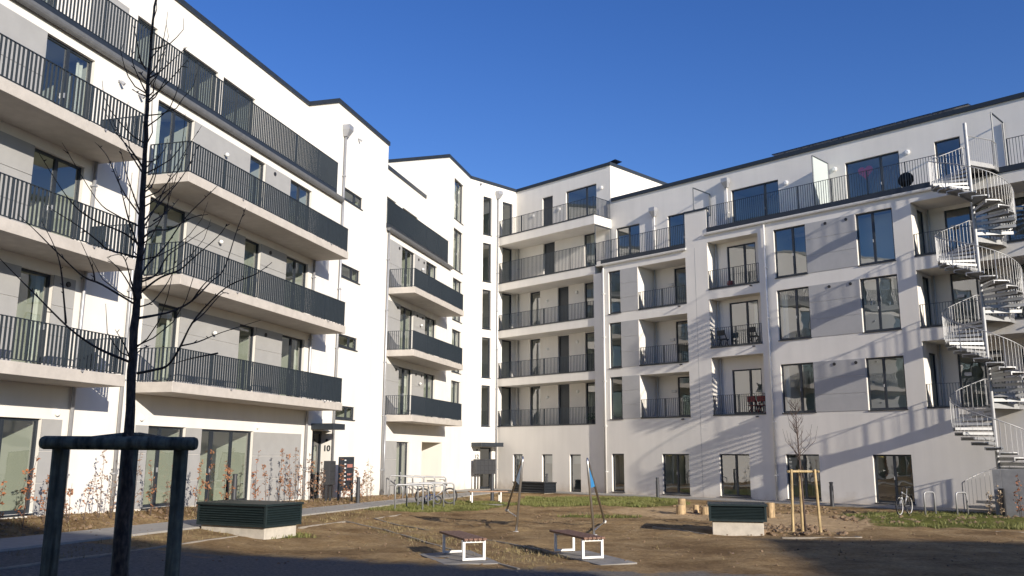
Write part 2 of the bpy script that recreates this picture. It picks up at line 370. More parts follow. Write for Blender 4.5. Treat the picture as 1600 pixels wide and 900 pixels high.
def gutter(b, pl, s0, s1, z, d0=.0, d1=.20, h=.2, m='gutter_zinc'):
    g = MB(); n = 8; P = pl.P; pv = None
    for i in range(n + 1):
        a = math.pi * i / n; dd = (d0 + d1) / 2 - math.cos(a) * (d1 - d0) / 2; zz = z - math.sin(a) * h * .7
        if pv: g.quad(P(s0, pv[0], pv[1]), P(s1, pv[0], pv[1]), P(s1, dd, zz), P(s0, dd, zz))
        pv = (dd, zz)
    g.box(pl, s0, s1, d0 + .001, d0 + .02, z, z + .06); g.box(pl, s0, s0 + .02, d0 + .03, d1 - .02, z - h * .5, z); g.box(pl, s1 - .02, s1, d0 + .03, d1 - .02, z - h * .5, z)
    return g.build('gutter', m, b)
def spotlight(b, pl, s, z, d=0.):
    l = MB(); l.box(pl, s - .04, s + .04, d, d + .03, z - .035, z + .035); l.tube([pl.P(s, d + .03, z), pl.P(s, d + .10, z - .04)], .018, 8); l.tube([pl.P(s - .02, d + .08, z - .01), pl.P(s + .03, d + .17, z - .10)], [.042, .052], 10)
    l.build('spotlight', 'zinc', b)

# ------------------------------------------------------------------ ground
from mathutils import noise as mnoise
def in_poly(x, y, P):
    r = False; j = len(P) - 1
    for i in range(len(P)):
        if (P[i][1] > y) != (P[j][1] > y) and x < (P[j][0] - P[i][0]) * (y - P[i][1]) / (P[j][1] - P[i][1]) + P[i][0]: r = not r
        j = i
    return r
GRASS = [[(-6.3, 33.2), (-3.2, 33.0), (-1.0, 36.5), (.4, 40.0), (-.8, 41.0), (-4, 40), (-6.0, 37)], [(.8, 46.5), (8.8, 47), (8.0, 40), (5.6, 38.5), (3.4, 39.3), (1.4, 37.6), (.2, 40)],
         [(12.6, 34.6), (19.5, 36), (20, 30), (17.5, 27.2), (11.6, 28.2), (12.2, 31)], [(-7, 23.1), (-5.4, 24.2), (-5.0, 23.6), (-6.2, 22.6)], [(1.5, 33), (5, 33), (4.2, 31.6), (1.8, 31.8)]]
SAND = [[(3.5, 35.2), (5.2, 38.2), (8.2, 37.4), (8.3, 31.6), (5.8, 31.0)], [(8.2, 34.4), (13.0, 33.4), (11.8, 29.2), (9.9, 26.2), (7.4, 26.4), (7.2, 30)]]
GRAVEL = [[(-40, 19.7), (-12, 19.4), (-5, 19.6), (0.5, 17.6), (6, 16.8), (20, 15.2), (20, -30), (-40, -30)]]
def soft(x, y, polys, r=.45):
    n = 0
    for dx, dy in ((0, 0), (r, 0), (-r, 0), (0, r), (0, -r), (r * .7, r * .7), (-r * .7, r * .7), (r * .7, -r * .7), (-r * .7, -r * .7)):
        n += any(in_poly(x + dx, y + dy, p) for p in polys)
    return n / 9
def hole(x, y):       # paths keep smooth ground under them
    s, d = coordA(x, y)
    if -40 < s < 14 and 1.4 < d < 3.5: return 0.
    s, d = coordR(x, y)
    if d < 2.4 and s > -10: return 0.
    return 1.
def frange(a, b, st):
    n = int(round((b - a) / st)); return [a + (b - a) * i / n for i in range(n + 1)]
xs = [-900, -300, -120, -60, -36] + frange(-26, 30, .3) + [36, 60, 120, 300, 900]
ys = [-900, -300, -120, -50, -20, -5, 4] + frange(10, 62, .3) + [70, 90, 140, 300, 900]
verts, cols = [], []
for y in ys:
    for x in xs:
        z = ground_z(x, y) if -60 < x < 60 and -20 < y < 90 else 0.
        c = (0, 0, 0, 1)
        if -26 <= x <= 30 and 10 <= y <= 62:
            g, sa, gr = soft(x, y, GRASS), soft(x, y, SAND), soft(x, y, GRAVEL, .8)
            k = hole(x, y)
            n1 = mnoise.noise(Vector((x * .45, y * .45, 3))) ; n2 = mnoise.noise(Vector((x * 1.7, y * 1.7, 9))); n3 = mnoise.noise(Vector((x * 4.3, y * 4.3, 1)))
            s_, d_ = coordR(x, y)
            lump = 1.0 + (2.4 if (12 < s_ < 24 and 4.5 < d_ < 8.5) else 0) + (1.0 if d_ > 9 and y > 24 else 0)
            z += k * (.04 * n1 + .030 * n2 * lump + .020 * n3 * lump)
            if (12 < x < 20 and 29.6 < y < 32.2): z += .10 * max(0, .6 + n2)
            c = (g * .9, sa, gr, 1)
        else: c = (.0, 0, .3, 1)
        verts.append((x, y, z)); cols.append(c)
nx = len(xs); faces = [(j * nx + i, j * nx + i + 1, (j + 1) * nx + i + 1, (j + 1) * nx + i) for j in range(len(ys) - 1) for i in range(nx - 1)]
me = bpy.data.meshes.new('ground'); me.from_pydata(verts, [], faces)
at = me.color_attributes.new('cover', 'FLOAT_COLOR', 'POINT')
for i, c in enumerate(cols): at.data[i].color = c
for p in me.polygons: p.use_smooth = True
gm = bpy.data.materials.new('ground_soil'); gm.use_nodes = True; nt = gm.node_tree; N, Lk = nt.nodes, nt.links
bs = N['Principled BSDF']; bs.inputs['Roughness'].default_value = .95; bs.inputs['Specular IOR Level'].default_value = .2
geo = N.new('ShaderNodeNewGeometry'); att = N.new('ShaderNodeAttribute'); att.attribute_name = 'cover'
def nz(scale, det=6, rough=.6, vec=None):
    n = N.new('ShaderNodeTexNoise'); n.inputs['Scale'].default_value = scale; n.inputs['Detail'].default_value = det; n.inputs['Roughness'].default_value = rough
    Lk.new(vec or geo.outputs['Position'], n.inputs['Vector']); return n
def ramp(src, stops):
    r = N.new('ShaderNodeValToRGB'); e = r.color_ramp.elements
    while len(e) < len(stops): e.new(.5)
    for q, (p, c) in zip(e, stops): q.position = p; q.color = (*c, 1)
    Lk.new(src, r.inputs[0]); return r
sep = N.new('ShaderNodeSeparateColor'); Lk.new(att.outputs['Color'], sep.inputs[0])
soil = ramp(nz(.9, 10, .72).outputs['Fac'], [(.28, (.20, .125, .058)), (.44, (.32, .215, .105)), (.58, (.41, .29, .15)), (.74, (.51, .385, .225))])
fine = ramp(nz(9, 8, .75).outputs['Fac'], [(.30, (.48, .44, .39)), (.5, (.96, .96, .96)), (.72, (1.3, 1.27, 1.2))])
mul = N.new('ShaderNodeMix'); mul.data_type = 'RGBA'; mul.blend_type = 'MULTIPLY'; mul.inputs[0].default_value = 1
Lk.new(soil.outputs[0], mul.inputs[6]); Lk.new(fine.outputs[0], mul.inputs[7])
grs = ramp(nz(2.6, 10, .75).outputs['Fac'], [(.3, (.13, .10, .045)), (.44, (.12, .125, .028)), (.6, (.155, .165, .035)), (.75, (.25, .215, .08))])
snd = ramp(nz(3.2, 9, .7).outputs['Fac'], [(.32, (.36, .245, .125)), (.6, (.60, .435, .25)), (.75, (.70, .53, .33))])
grv = ramp(nz(14, 8, .8).outputs['Fac'], [(.3, (.11, .10, .085)), (.55, (.23, .215, .19)), (.75, (.36, .34, .30))])
def mask(ch, sc, lo, hi):
    m = N.new('ShaderNodeMath'); m.operation = 'ADD'; Lk.new(sep.outputs[ch], m.inputs[0])
    s2 = N.new('ShaderNodeMath'); s2.operation = 'MULTIPLY_ADD'; Lk.new(nz(sc, 8, .7).outputs['Fac'], s2.inputs[0]); s2.inputs[1].default_value = 1.5; s2.inputs[2].default_value = -.75
    Lk.new(s2.outputs[0], m.inputs[1])
    r = N.new('ShaderNodeMapRange'); r.inputs['From Min'].default_value = lo; r.inputs['From Max'].default_value = hi; Lk.new(m.outputs[0], r.inputs['Value']); return r.outputs[0]
def blend(f, a, b):
    x = N.new('ShaderNodeMix'); x.data_type = 'RGBA'; Lk.new(f, x.inputs[0]); Lk.new(a, x.inputs[6]); Lk.new(b, x.inputs[7]); return x.outputs[2]
damp = ramp(nz(.35, 6, .6).outputs['Fac'], [(.36, (.62, .58, .54)), (.5, (1, 1, 1)), (.66, (1.18, 1.16, 1.1))])
mul2 = N.new('ShaderNodeMix'); mul2.data_type = 'RGBA'; mul2.blend_type = 'MULTIPLY'; mul2.inputs[0].default_value = 1
Lk.new(mul.outputs[2], mul2.inputs[6]); Lk.new(damp.outputs[0], mul2.inputs[7])
c = blend(mask(2, 1.0, .35, .7), mul2.outputs[2], grv.outputs[0])
c = blend(mask(1, 1.6, .35, .65), c, snd.outputs[0])
c = blend(mask(0, 1.5, .35, .6), c, grs.outputs[0])
Lk.new(c, bs.inputs['Base Color'])
bp = N.new('ShaderNodeBump'); bp.inputs['Strength'].default_value = .9; bp.inputs['Distance'].default_value = .13
Lk.new(nz(6, 12, .82).outputs['Fac'], bp.inputs['Height']); Lk.new(bp.outputs[0], bs.inputs['Normal'])
me.materials.append(gm); MATS['ground_soil'] = gm
GROUND = put('ground', me, (0, 0, 0), kind='structure')

# footpath along the left block, plaza strip along the right one
def strip(name, pl, s0, s1, d0, d1, zoff, m, n=60, kind='structure', zfun=None):
    b = MB(); pv = None
    for i in range(n + 1):
        s = s0 + (s1 - s0) * i / n; row = []
        for d in (d0, d1):
            p = pl.P(s, d, 0); p.z = (zfun(p.x, p.y) if zfun else ground_z(p.x, p.y)) + zoff; row.append(p)
        if pv:
            a, e = pv; f, g = row
            b.quad(a, e, g, f); b.quad(a - Vector((0, 0, .2)), a, f, f - Vector((0, 0, .2))); b.quad(e, e - Vector((0, 0, .2)), g - Vector((0, 0, .2)), g)
        pv = row
    return b.build(name, m, kind=kind)
strip('path', PA, -40, 9.2, 1.7, 3.25, .045, 'paving')
strip('pavement', PR, -8.4, 30, .55, 2.1, .05, 'paving', 40)
strip('gravel_strip', PR, .1, 30, .0, .53, .03, 'pebble', 30)
b = MB(); q = [PA.P(9.2, .02, .05), PA.P(9.2, 6.5, .05), PW.P(4.5, 2.6, .05), PW.P(2.1, 2.6, .05), PW.P(2.1, .3, .05), PW.P(2.5, .1, .05)]
b.v = q; b.f = [tuple(range(len(q)))]; b.build('paved_yard', 'paving', fix=False, kind='structure')

# thin concrete edging strips set in the soil
def edging(pts, w=.06):
    for a, e in zip(pts, pts[1:]):
        L = math.dist(a, e); n = max(1, round(L / 1.0)); b = MB()
        pa = None
        for i in range(n + 1):
            x, y = a[0] + (e[0] - a[0]) * i / n, a[1] + (e[1] - a[1]) * i / n
            p = Vector((x, y, ground_z(x, y) - .035 + .008 * math.sin(i * 2.1 + a[0])))
            if pa: b.beam(pa, p, w, .12)
            pa = p
        b.build('kerb', 'edging', kind='structure')
edging([(-9.1, 15.2), (-7.6, 20.0), (-6.88, 22.63)]); edging([(-6.0, 25.46), (-5.18, 28.13), (-3.73, 26.43), (-1.66, 21.68), (.15, 17.6)])
edging([(-3.77, 32.3), (-4.5, 29.6), (-1.98, 25.6), (-.55, 23.3), (.77, 21.0), (1.35, 19.4)])
edging([(4.4, 27.9), (5.5, 25.3)]); edging([(7.3, 24.3), (9.56, 24.6), (9.3, 25.7)]); edging([(14.2, 26.4), (17, 26.2)])

# grass blades and soil clods: too many to count
def scatter_grass():
    b = MB(); rnd = random.Random(3)
    for P, n in zip(GRASS, (4200, 6400, 3800, 110, 160)):
        x0, x1 = min(p[0] for p in P), max(p[0] for p in P); y0, y1 = min(p[1] for p in P), max(p[1] for p in P); k = 0; tries = 0
        while k < n and tries < n * 8:
            tries += 1
            x, y = rnd.uniform(x0, x1), rnd.uniform(y0, y1)
            if not in_poly(x, y, P) or hole(x, y) == 0: continue
            if mnoise.noise(Vector((x * .8, y * .8, 5))) < -.12: continue
            k += 1; z = ground_z(x, y) - .03
            for _ in range(3):
                a = rnd.uniform(0, 6.28); h = rnd.uniform(.06, .15); w = rnd.uniform(.012, .025); ln = rnd.uniform(.02, .09)
                px, py = x + rnd.uniform(-.06, .06), y + rnd.uniform(-.06, .06); c, s = math.cos(a), math.sin(a)
                i = len(b.v); b.v += [Vector((px - s * w, py + c * w, z)), Vector((px + s * w, py - c * w, z)), Vector((px + c * ln, py + s * ln, z + h))]; b.f.append((i, i + 1, i + 2))
    return b.build('grass', 'grass_blade', fix=False, org=(0, 38, 0), kind='stuff', label='short rough grass growing in patches on the bare soil', category='grass')
scatter_grass()
def straw():
    b = MB(); rnd = random.Random(17); areas = [((-5.4, 29.4), (-4.5, 30.8), (.9, 21.0), (1.5, 18.6), (.3, 17.6), (-3.1, 24.2)), ((-8, 24), (-4, 34), (12, 34), (16, 20), (2, 17), (-7, 20))]
    for P, n in zip(areas, (1300, 160)):
        x0, x1 = min(p[0] for p in P), max(p[0] for p in P); y0, y1 = min(p[1] for p in P), max(p[1] for p in P); k = 0
        while k < n:
            x, y = rnd.uniform(x0, x1), rnd.uniform(y0, y1)
            if not in_poly(x, y, P) or any(in_poly(x, y, q) for q in SAND): k += .2; continue
            if mnoise.noise(Vector((x * .6, y * .6, 12))) < (.02 if n > 3000 else -.3): k += .3; continue
            k += 1; z = ground_z(x, y) - .02
            for _ in range(4):
                a = rnd.uniform(0, 6.28); h = rnd.uniform(.025, .10); w = rnd.uniform(.006, .014); ln = rnd.uniform(.02, .10); px, py = x + rnd.uniform(-.08, .08), y + rnd.uniform(-.08, .08); c, s = math.cos(a), math.sin(a)
                i = len(b.v); b.v += [Vector((px - s * w, py + c * w, z)), Vector((px + s * w, py - c * w, z)), Vector((px + c * ln, py + s * ln, z + h))]; b.f.append((i, i + 1, i + 2))
    for _ in range(2200):
        p = PA.P(rnd.uniform(-26, 7), rnd.choice((rnd.uniform(.15, 1.6), rnd.uniform(3.4, 4.6))), 0); x, y, z = p.x, p.y, ground_z(p.x, p.y) - .02
        for _ in range(3):
            a = rnd.uniform(0, 6.28); h = rnd.uniform(.03, .12); w = rnd.uniform(.006, .014); ln = rnd.uniform(.02, .10); c, s = math.cos(a), math.sin(a); px, py = x + rnd.uniform(-.08, .08), y + rnd.uniform(-.08, .08)
            i = len(b.v); b.v += [Vector((px - s * w, py + c * w, z)), Vector((px + s * w, py - c * w, z)), Vector((px + c * ln, py + s * ln, z + h))]; b.f.append((i, i + 1, i + 2))
    return b.build('dry_grass', 'dry_grass', fix=False, org=(-2, 26, 0), kind='stuff', label='thin dry straw-coloured grass tufts over the bare soil', category='grass')
straw()
def litter():
    b = MB(); rnd = random.Random(41); sp = [(*PA.P(rnd.uniform(-26, 6), rnd.uniform(.15, 3.0) if rnd.random() < .25 else rnd.uniform(.2, 1.6), 0)[:2], .05) for _ in range(1500)] + [(rnd.uniform(-7, 12), rnd.uniform(18, 34), .0) for _ in range(120)]
    for x, y, o in sp:
        z = ground_z(x, y) + .03 + o * .3; a = rnd.uniform(0, 6.28); L = rnd.uniform(.025, .05); u = Vector((math.cos(a), math.sin(a), rnd.uniform(-.3, .5))) * L; v = Vector((-math.sin(a), math.cos(a), rnd.uniform(-.4, .4))) * L * .6; p = Vector((x, y, z)); b.quad(p - u, p + v, p + u, p - v)
    return b.build('fallen_leaves', 'leaf_dry', fix=False, org=(-8, 28, .3), kind='stuff', label='dry brown leaves fallen on the bed and soil', category='leaves')
litter()
def clods():
    b = MB(); rnd = random.Random(9)
    ico = [(0, 0, 1), (.89, 0, .45), (.28, .85, .45), (-.72, .53, .45), (-.72, -.53, .45), (.28, -.85, .45), (.72, .53, -.45), (-.28, .85, -.45), (-.89, 0, -.45), (-.28, -.85, -.45), (.72, -.53, -.45), (0, 0, -1)]
    fc = [(0, 1, 2), (0, 2, 3), (0, 3, 4), (0, 4, 5), (0, 5, 1), (1, 6, 2), (2, 7, 3), (3, 8, 4), (4, 9, 5), (5, 10, 1), (6, 7, 2), (7, 8, 3), (8, 9, 4), (9, 10, 5), (10, 6, 1), (11, 7, 6), (11, 8, 7), (11, 9, 8), (11, 10, 9), (11, 6, 10)]
    spots = [(rnd.uniform(11.5, 19), rnd.uniform(29.6, 32.6), rnd.uniform(.03, .105)) for _ in range(420)] + [(rnd.uniform(7, 13.5), rnd.uniform(34, 39.5), rnd.uniform(.03, .10)) for _ in range(200)] + [(rnd.uniform(6.5, 9.5), rnd.uniform(25, 29), rnd.uniform(.03, .10)) for _ in range(150)] + [(rnd.uniform(-7, 14), rnd.uniform(18, 34), rnd.uniform(.012, .04)) for _ in range(500)]
    spots += [(PA.P(rnd.uniform(-24, 6), rnd.uniform(.15, 1.55), 0).x, 0, 0) for _ in range(0)]
    for _ in range(700):
        p = PA.P(rnd.uniform(-25, 7), rnd.uniform(.1, 1.6), 0); spots.append((p.x, p.y, rnd.uniform(.02, .07)))
    for x, y, r in spots:
        if coordR(x, y)[1] < 2.4: continue
        z = ground_z(x, y); i = len(b.v)
        b.v += [Vector((x + r * v[0] * rnd.uniform(.6, 1.3), y + r * v[1] * rnd.uniform(.6, 1.3), z + r * .25 + r * .75 * v[2] * rnd.uniform(.6, 1.3))) for v in ico]
        b.f += [tuple(i + k for k in f) for f in fc]
    return b.build('soil_clods', 'clod', fix=False, org=(5, 30, 0), kind='stuff', label='brown clods and crumbs of dug soil lying on the ground', category='soil')
clods()

# ------------------------------------------------------------------ left block (house number 10)
Pv = lambda pl, s, d, z=0: tuple(pl.P(s, d, z))
rc = random.Random(21)
def curtains(s0, s1, p=.45):
    if rc.random() > p: return None
    w = (s1 - s0); k = rc.random()
    if k < .4: return [(s1 - w * rc.uniform(.12, .25), s1 - .08)]
    if k < .7: return [(s0 + .08, s0 + w * rc.uniform(.15, .3)), (s1 - w * rc.uniform(.12, .25), s1 - .08)]
    return [(s0 + .08, s0 + w * rc.uniform(.2, .45))]
def shell(mb, pl, s0, s1, d0, d1, z0, z1, left=True, right=True):
    """side walls, back and roof behind a facade"""
    P = pl.P
    if left: mb.quad(P(s0, d0, z0), P(s0, d1, z0), P(s0, d1, z1), P(s0, d0, z1))
    if right: mb.quad(P(s1, d0, z0), P(s1, d1, z0), P(s1, d1, z1), P(s1, d0, z1))
    mb.quad(P(s0, d1, z0), P(s1, d1, z0), P(s1, d1, z1), P(s0, d1, z1))
    mb.quad(P(s0, d0, z1), P(s1, d0, z1), P(s1, d1, z1), P(s0, d1, z1))
BA = thing('apartment_building', 'white apartment block on the left with long concrete balconies and house number 10', 'building', PA.P(-15, 0, .3))
FL = {1: 4.19, 2: 7.31, 3: 10.42}; TOP = {1: 6.72, 2: 9.86, 3: 12.98}
wins = []; pans = []
for k in (1, 2, 3):
    z0, z1 = FL[k] + .07, TOP[k]
    if k > 1: wins.append((-18.35, -16.5, z0, z1, [-17.42], ()))
    else:
        wins.append((-17.6, -16.5, z0, z1, [], ())); pans.append((-18.25, -17.6, z0, z1))
    pans += [(-16.5, -13.13, z0, z1), (-12.03, -10.17, z0, z1)]
    wins += [(-13.13, -12.03, z0, z1, [], ()), (-10.17, -8.37, z0, z1, [-9.27], ())]
    if k > 1: wins.append((-22.88, -21.12, z0, z1, [-22.0], ()))
    else:
        wins.append((-22.87, -21.8, z0, z1, [], ())); pans.append((-21.8, -21.04, z0, z1))
    pans.append((-26.4, -22.88, z0, z1)); wins.append((-28.2, -26.4, z0, z1, [-27.3], ()))
gz = {-25.6: .72, -17.6: .56, -14.94: .52}
wins += [(-25.6, -21.7, .72, 3.03, [-24.2, -22.85], (-22.85,)), (-17.6, -15.77, .60, 2.99, [-16.9], ()), (-14.94, -11.8, .54, 2.97, [-14.2, -13.02], (-14.2,))]
pans += [(-21.7, -21.03, .66, 3.03), (-18.17, -17.6, .6, 2.99), (-15.77, -14.94, .55, 2.98), (-11.8, -8.3, .45, 2.95)]
small = [(-5.42, -3.45, a, b) for a, b in ((13.55, 14.1), (9.97, 10.57), (6.84, 7.4), (3.69, 4.26))]
mb = MB()
holes = [w[:4] for w in wins] + [(*h, .12) for h in small] + [(-7.35, -5.63, .3, 3.14, .52)]
wall_sheet(mb, PA, -32, -.55, -.6, 13.42, holes); wall_sheet(mb, PA, -6.28, -.55, 13.42, 17.86, small)
pw = [(-24.2, -21.2, 13.62, 16.3), (-17.8, -16.8, 13.62, 16.3), (-15.4, -13.25, 13.62, 16.3), (-12.9, -10.65, 13.62, 16.3)]
wall_sheet(mb, PA, -32, -6.28, 13.42, 17.86, pw, d=-1.5)
mb.quad(PA.P(-6.28, 0, 13.42), PA.P(-6.28, -1.5, 13.42), PA.P(-6.28, -1.5, 17.86), PA.P(-6.28, 0, 17.86))
mb.quad(PA.P(-32, 0, 13.42), PA.P(-6.28, 0, 13.42), PA.P(-6.28, -1.5, 13.42), PA.P(-32, -1.5, 13.42))
shell(mb, PA, -32, -.55, -1.5, -12, -.6, 17.86); mb.quad(PA.P(-.55, 0, 13.42), PA.P(-.55, -1.5, 13.42), PA.P(-.55, -1.5, 17.86), PA.P(-.55, 0, 17.86)); mb.quad(PA.P(-6.28, 0, 17.86), PA.P(-.55, 0, 17.86), PA.P(-.55, -1.5, 17.86), PA.P(-6.28, -1.5, 17.86))
mb.quad(PA.P(-32, 0, -.6), PA.P(-32, -1.5, -.6), PA.P(-32, -1.5, 13.42), PA.P(-32, 0, 13.42))
mb.build('wall', 'white_plaster', BA, fix=False)
for i, (s0, s1, z0, z1, m, wd) in enumerate(wins):
    window(BA, PA, s0, s1, z0, z1, m, wide=wd, curt=curtains(s0, s1, .6), sill=z0 < 1, name='window' if s1 - s0 > 1.2 else 'balcony_door')
for s0, s1, z0, z1 in small: window(BA, PA, s0, s1, z0, z1, [s1 - .75], setback=.05, room=1.5)
for s0, s1, z0, z1 in pw: window(BA, PA, s0, s1, z0, z1, [(s0 + s1) / 2] if s1 - s0 > 1.5 else [], d=-1.5, sill=False, curt=curtains(s0, s1, .4))
window(BA, PA, -7.33, -5.65, .34, 3.12, [-6.35], d=-.46, setback=.0, name='entrance_door', sill=False, fw=.12)
for s0, s1, z0, z1 in pans:
    zj = [z0 + (z1 - z0) * .36, z0 + (z1 - z0) * .68] if z0 > 3 else [z0 + (z1 - z0) * .33, z0 + (z1 - z0) * .66]
    if z0 > 9 and s1 - s0 > 0: zj = [z0 + (z1 - z0) * .5]
    panels(BA, PA, s0, s1, z0, z1, zj, [])
panels(BA, PA, -19.8, -18.25, 13.62, 16.3, [], [], d=-1.5)
for k in (1, 2, 3):
    for s0, s1 in ((-18.65, -7.78), (-31, -20.62)):
        t = FL[k]; sl = MB(); sl.box(PA, s0, s1, .003, 1.5, t - .3, t); o = sl.build('balcony', 'balcony_concrete', BA, bevel=.012)
        pts = [PA.P(s0 + .05, .05, 0), PA.P(s0 + .05, 1.45, 0), PA.P(s1 - .05, 1.45, 0), PA.P(s1 - .05, .05, 0)]
        railing(o, pts, t + .02, t + 1.0, part='balcony_railing')
        for ss in (s0 + 2.9, s1 - 1.6):
            d = MB(); d.tube([PA.P(ss, 1.40, t - .02), PA.P(ss, 1.56, t - .035)], .025, 8); d.build('drain_spout', 'zinc', o)
    vent_hole(BA, PA, -11.4, TOP[k] - .2); wall_lamp(BA, PA, -14.75, TOP[k] - .58, .022)
vent_hole(BA, PA, -21.31, 6.56); bulkhead(BA, PA, -21.24, 3.2, r=.09); bulkhead(BA, PA, -17.95, 3.2, r=.09); bulkhead(BA, PA, -11.6, 3.12, r=.06)
spotlight(BA, PA, -20.13, 12.8); spotlight(BA, PA, -19.26, 12.75); spotlight(BA, PA, -4.14, 16.83); bulkhead(BA, PA, -7.0, 12.2, r=.05)
railing(BA, [PA.P(-32, .03, 0), PA.P(-6.2, .03, 0), PA.P(-6.2, -.25, 0)], 13.68, 14.97)
bd = MB(); bd.box(PA, -32, -6.2, -.06, .05, 13.46, 13.69); bd.build('terrace_edge', 'anthracite', BA)
gutter(BA, PA, -32, -5.75, 13.44, .004, .22, .28)
coping(BA, PA, -32, -6.21, 17.98, -1.8, -1.43); coping(BA, PA, -6.35, -.5, 17.98)
c = MB(); c.box(PA, -6.35, -6.05, -1.43, -.281, 17.78, 17.98); c.build('coping', 'anthracite', BA)
for s, z0, z1 in ((-20.8, .4, 10.1), (-18.97, .4, 13.3), (-8.02, .35, 10.1)): downpipe(BA, PA, s, z0, z1)
downpipe(BA, PA, -5.62, .3, 16.45, hopper=16.4)
c = MB(); c.box(PA, -7.5, -6.42, .003, 1.0, 3.16, 3.4); c.build('canopy', 'anthracite', BA, bevel=.01)
nm = text_mesh('10', .34); M = Matrix.Identity(4)
for i, col in enumerate(((PA.n[0], PA.n[1], 0), (0, 0, 1), (-PA.d[0], -PA.d[1], 0))):
    for j in range(3): M[j][i] = col[j]
nm.transform(M); nm.materials.append(MATS['anthracite']); put('house_number', nm, PA.P(-5.64, -.19, 2.3), BA, label='dark house number 10 beside the entrance')
v = MB(); v.tube([PA.P(-5.631, -.2, 2.75), PA.P(-5.66, -.2, 2.75)], .06, 12); v.build('entrance_lamp', 'anthracite', BA)

# ------------------------------------------------------------------ corner block (house number 12, stair tower and access galleries)
BC = thing('apartment_building', 'white corner apartment block with stair tower, access galleries and house number 12', 'building', PW.P(1, 0, 0))
FC = {1: 4.06, 2: 7.26, 3: 10.42}; TC = {1: 6.62, 2: 9.82, 3: 12.97}
wins = []; pans = []
for k in (1, 2, 3):
    z0, z1 = FC[k] + .07, TC[k]
    pans += [(.02, 1.6, z0, z1), (3.5, 5.23, z0, z1)]
    wins += [(1.6, 3.5, z0, z1, [2.55]), (5.23, 7.06, z0, z1, [6.15])]
GF = {1: 3.95, 2: 7.10, 3: 10.31, 4: 13.5, 5: 16.73}
tw = [(9.95, 11.72, GF[k] + .02, GF[k] + 2.64, [10.85]) for k in range(1, 6)]
gnd = [(1.6, 3.33, .12, 2.8, [2.5])]; pans.append((.0, 1.6, .15, 2.82))
mb = MB()
wall_sheet(mb, PA, -.55, 8.85, -.6, 13.42, [w[:4] for w in wins + gnd] + [(5.21, 8.46, -.6, 2.84, 3.4)])
mb.quad(PA.P(5.21, -3.4, -.6), PA.P(8.46, -3.4, -.6), PA.P(8.46, -3.4, 2.84), PA.P(5.21, -3.4, 2.84))
wall_sheet(mb, PA, 8.85, 13.28, -.6, 20.44, [w[:4] for w in tw])
wall_sheet(mb, PA, -.55, 8.85, 13.42, 17.86, [(1.5, 4.2, 13.6, 16.2), (5.2, 7.6, 13.6, 16.2)], d=-1.5)
mb.quad(PA.P(8.85, 0, 13.42), PA.P(8.85, -9, 13.42), PA.P(8.85, -9, 20.44), PA.P(8.85, 0, 20.44))
mb.quad(PA.P(-.55, 0, 13.42), PA.P(8.85, 0, 13.42), PA.P(8.85, -1.5, 13.42), PA.P(-.55, -1.5, 13.42))
mb.quad(PA.P(-.55, -1.5, 17.86), PA.P(8.85, -1.5, 17.86), PA.P(8.85, -12, 17.86), PA.P(-.55, -12, 17.86))
ww = [(.58, 1.36, GF[k] + .02, GF[k] + 2.66) for k in range(1, 6)]; wd = [(-1.43, -.46, GF[k] + .05, GF[k] + 2.66) for k in range(1, 6)]
wall_sheet(mb, PW, -1.8, 2.53, -.6, 20.44, ww + wd + [(.4, 1.43, 0., 2.62)])
# gallery front, piers and back wall
gw = [(-7.6, -6.74, -.02, 2.2), (-5.05, -4.18, -.02, 2.2), (-2.77, -1.89, -.02, 2.2)]
wall_sheet(mb, PG, -9.05, .14, -.6, 3.95, gw); wall_sheet(mb, PG, -.72, .14, 3.95, 13.0)
for k in (1, 2, 3): mb.quad(PG.P(-.72, 0, GF[k]), PG.P(-.72, -1.68, GF[k]), PG.P(-.72, -1.68, GF[k + 1] - .5), PG.P(-.72, 0, GF[k + 1] - .5))
gd = []
for k in (1, 2, 3): gd += [(-7.7, -6.77, GF[k] + .05, GF[k] + 2.66, 'w'), (-5.18, -4.23, GF[k] + .05, GF[k] + 2.66, 'd'), (-2.88, -1.6, GF[k] + .05, GF[k] + 2.66, 'w')]
gd += [(-6.45, -5.42, GF[4] + .05, GF[4] + 2.66, 'd'), (-2.86, -1.92, GF[4] + .05, GF[4] + 2.66, 'w')]
gd5 = [(-6.53, -5.58, GF[5] + .05, GF[5] + 2.66, 'd'), (-4.39, -1.77, GF[5] + .05, GF[5] + 2.66, 'w')]
PB = Plane(tuple(PR.P(0, -1.8, 0)[:2]), PR.d, PR.n)
wall_sheet(mb, PB, -9.05, -.62, 3.95, 20.44, [g[:4] for g in gd + gd5]); wall_sheet(mb, PB, -.62, .14, 3.95, 13.4)
mb.quad(PB.P(-.62, 0, 13.4), PB.P(-.62, -10, 13.4), PB.P(-.62, -10, 20.44), PB.P(-.62, 0, 20.44))
mb.build('wall', 'white_plaster', BC, fix=False)
rf = MB(); _c = [PA.P(8.85, 0, 20.43), PA.P(13.28, 0, 20.43), PB.P(-9.05, 0, 20.43), PB.P(-.62, 0, 20.43), PB.P(-.62, -10, 20.43), PB.P(-12, -10, 20.43), PA.P(8.85, -9, 20.43)]
rf.v = _c; rf.f = [tuple(range(7))]; rf.build('roof', 'concrete_grey', BC, fix=False)
bk = MB(); bk.box(PB, -12, -.64, -10.2, -10.0, -.5, 20.4); bk.box(PA, -.5, 8.8, -12.2, -12, -.5, 17.8); bk.build('back_wall', 'white_plaster', BC)
for s0, s1, z0, z1, m in wins + gnd: window(BC, PA, s0, s1, z0, z1, m, wide=tuple(m), curt=curtains(s0, s1, .5), sill=False)
for s0, s1, z0, z1, m in tw: window(BC, PA, s0, s1, z0, z1, m, curt=[(s0 + .9, s1 - .12)] if rc.random() < .7 else None)
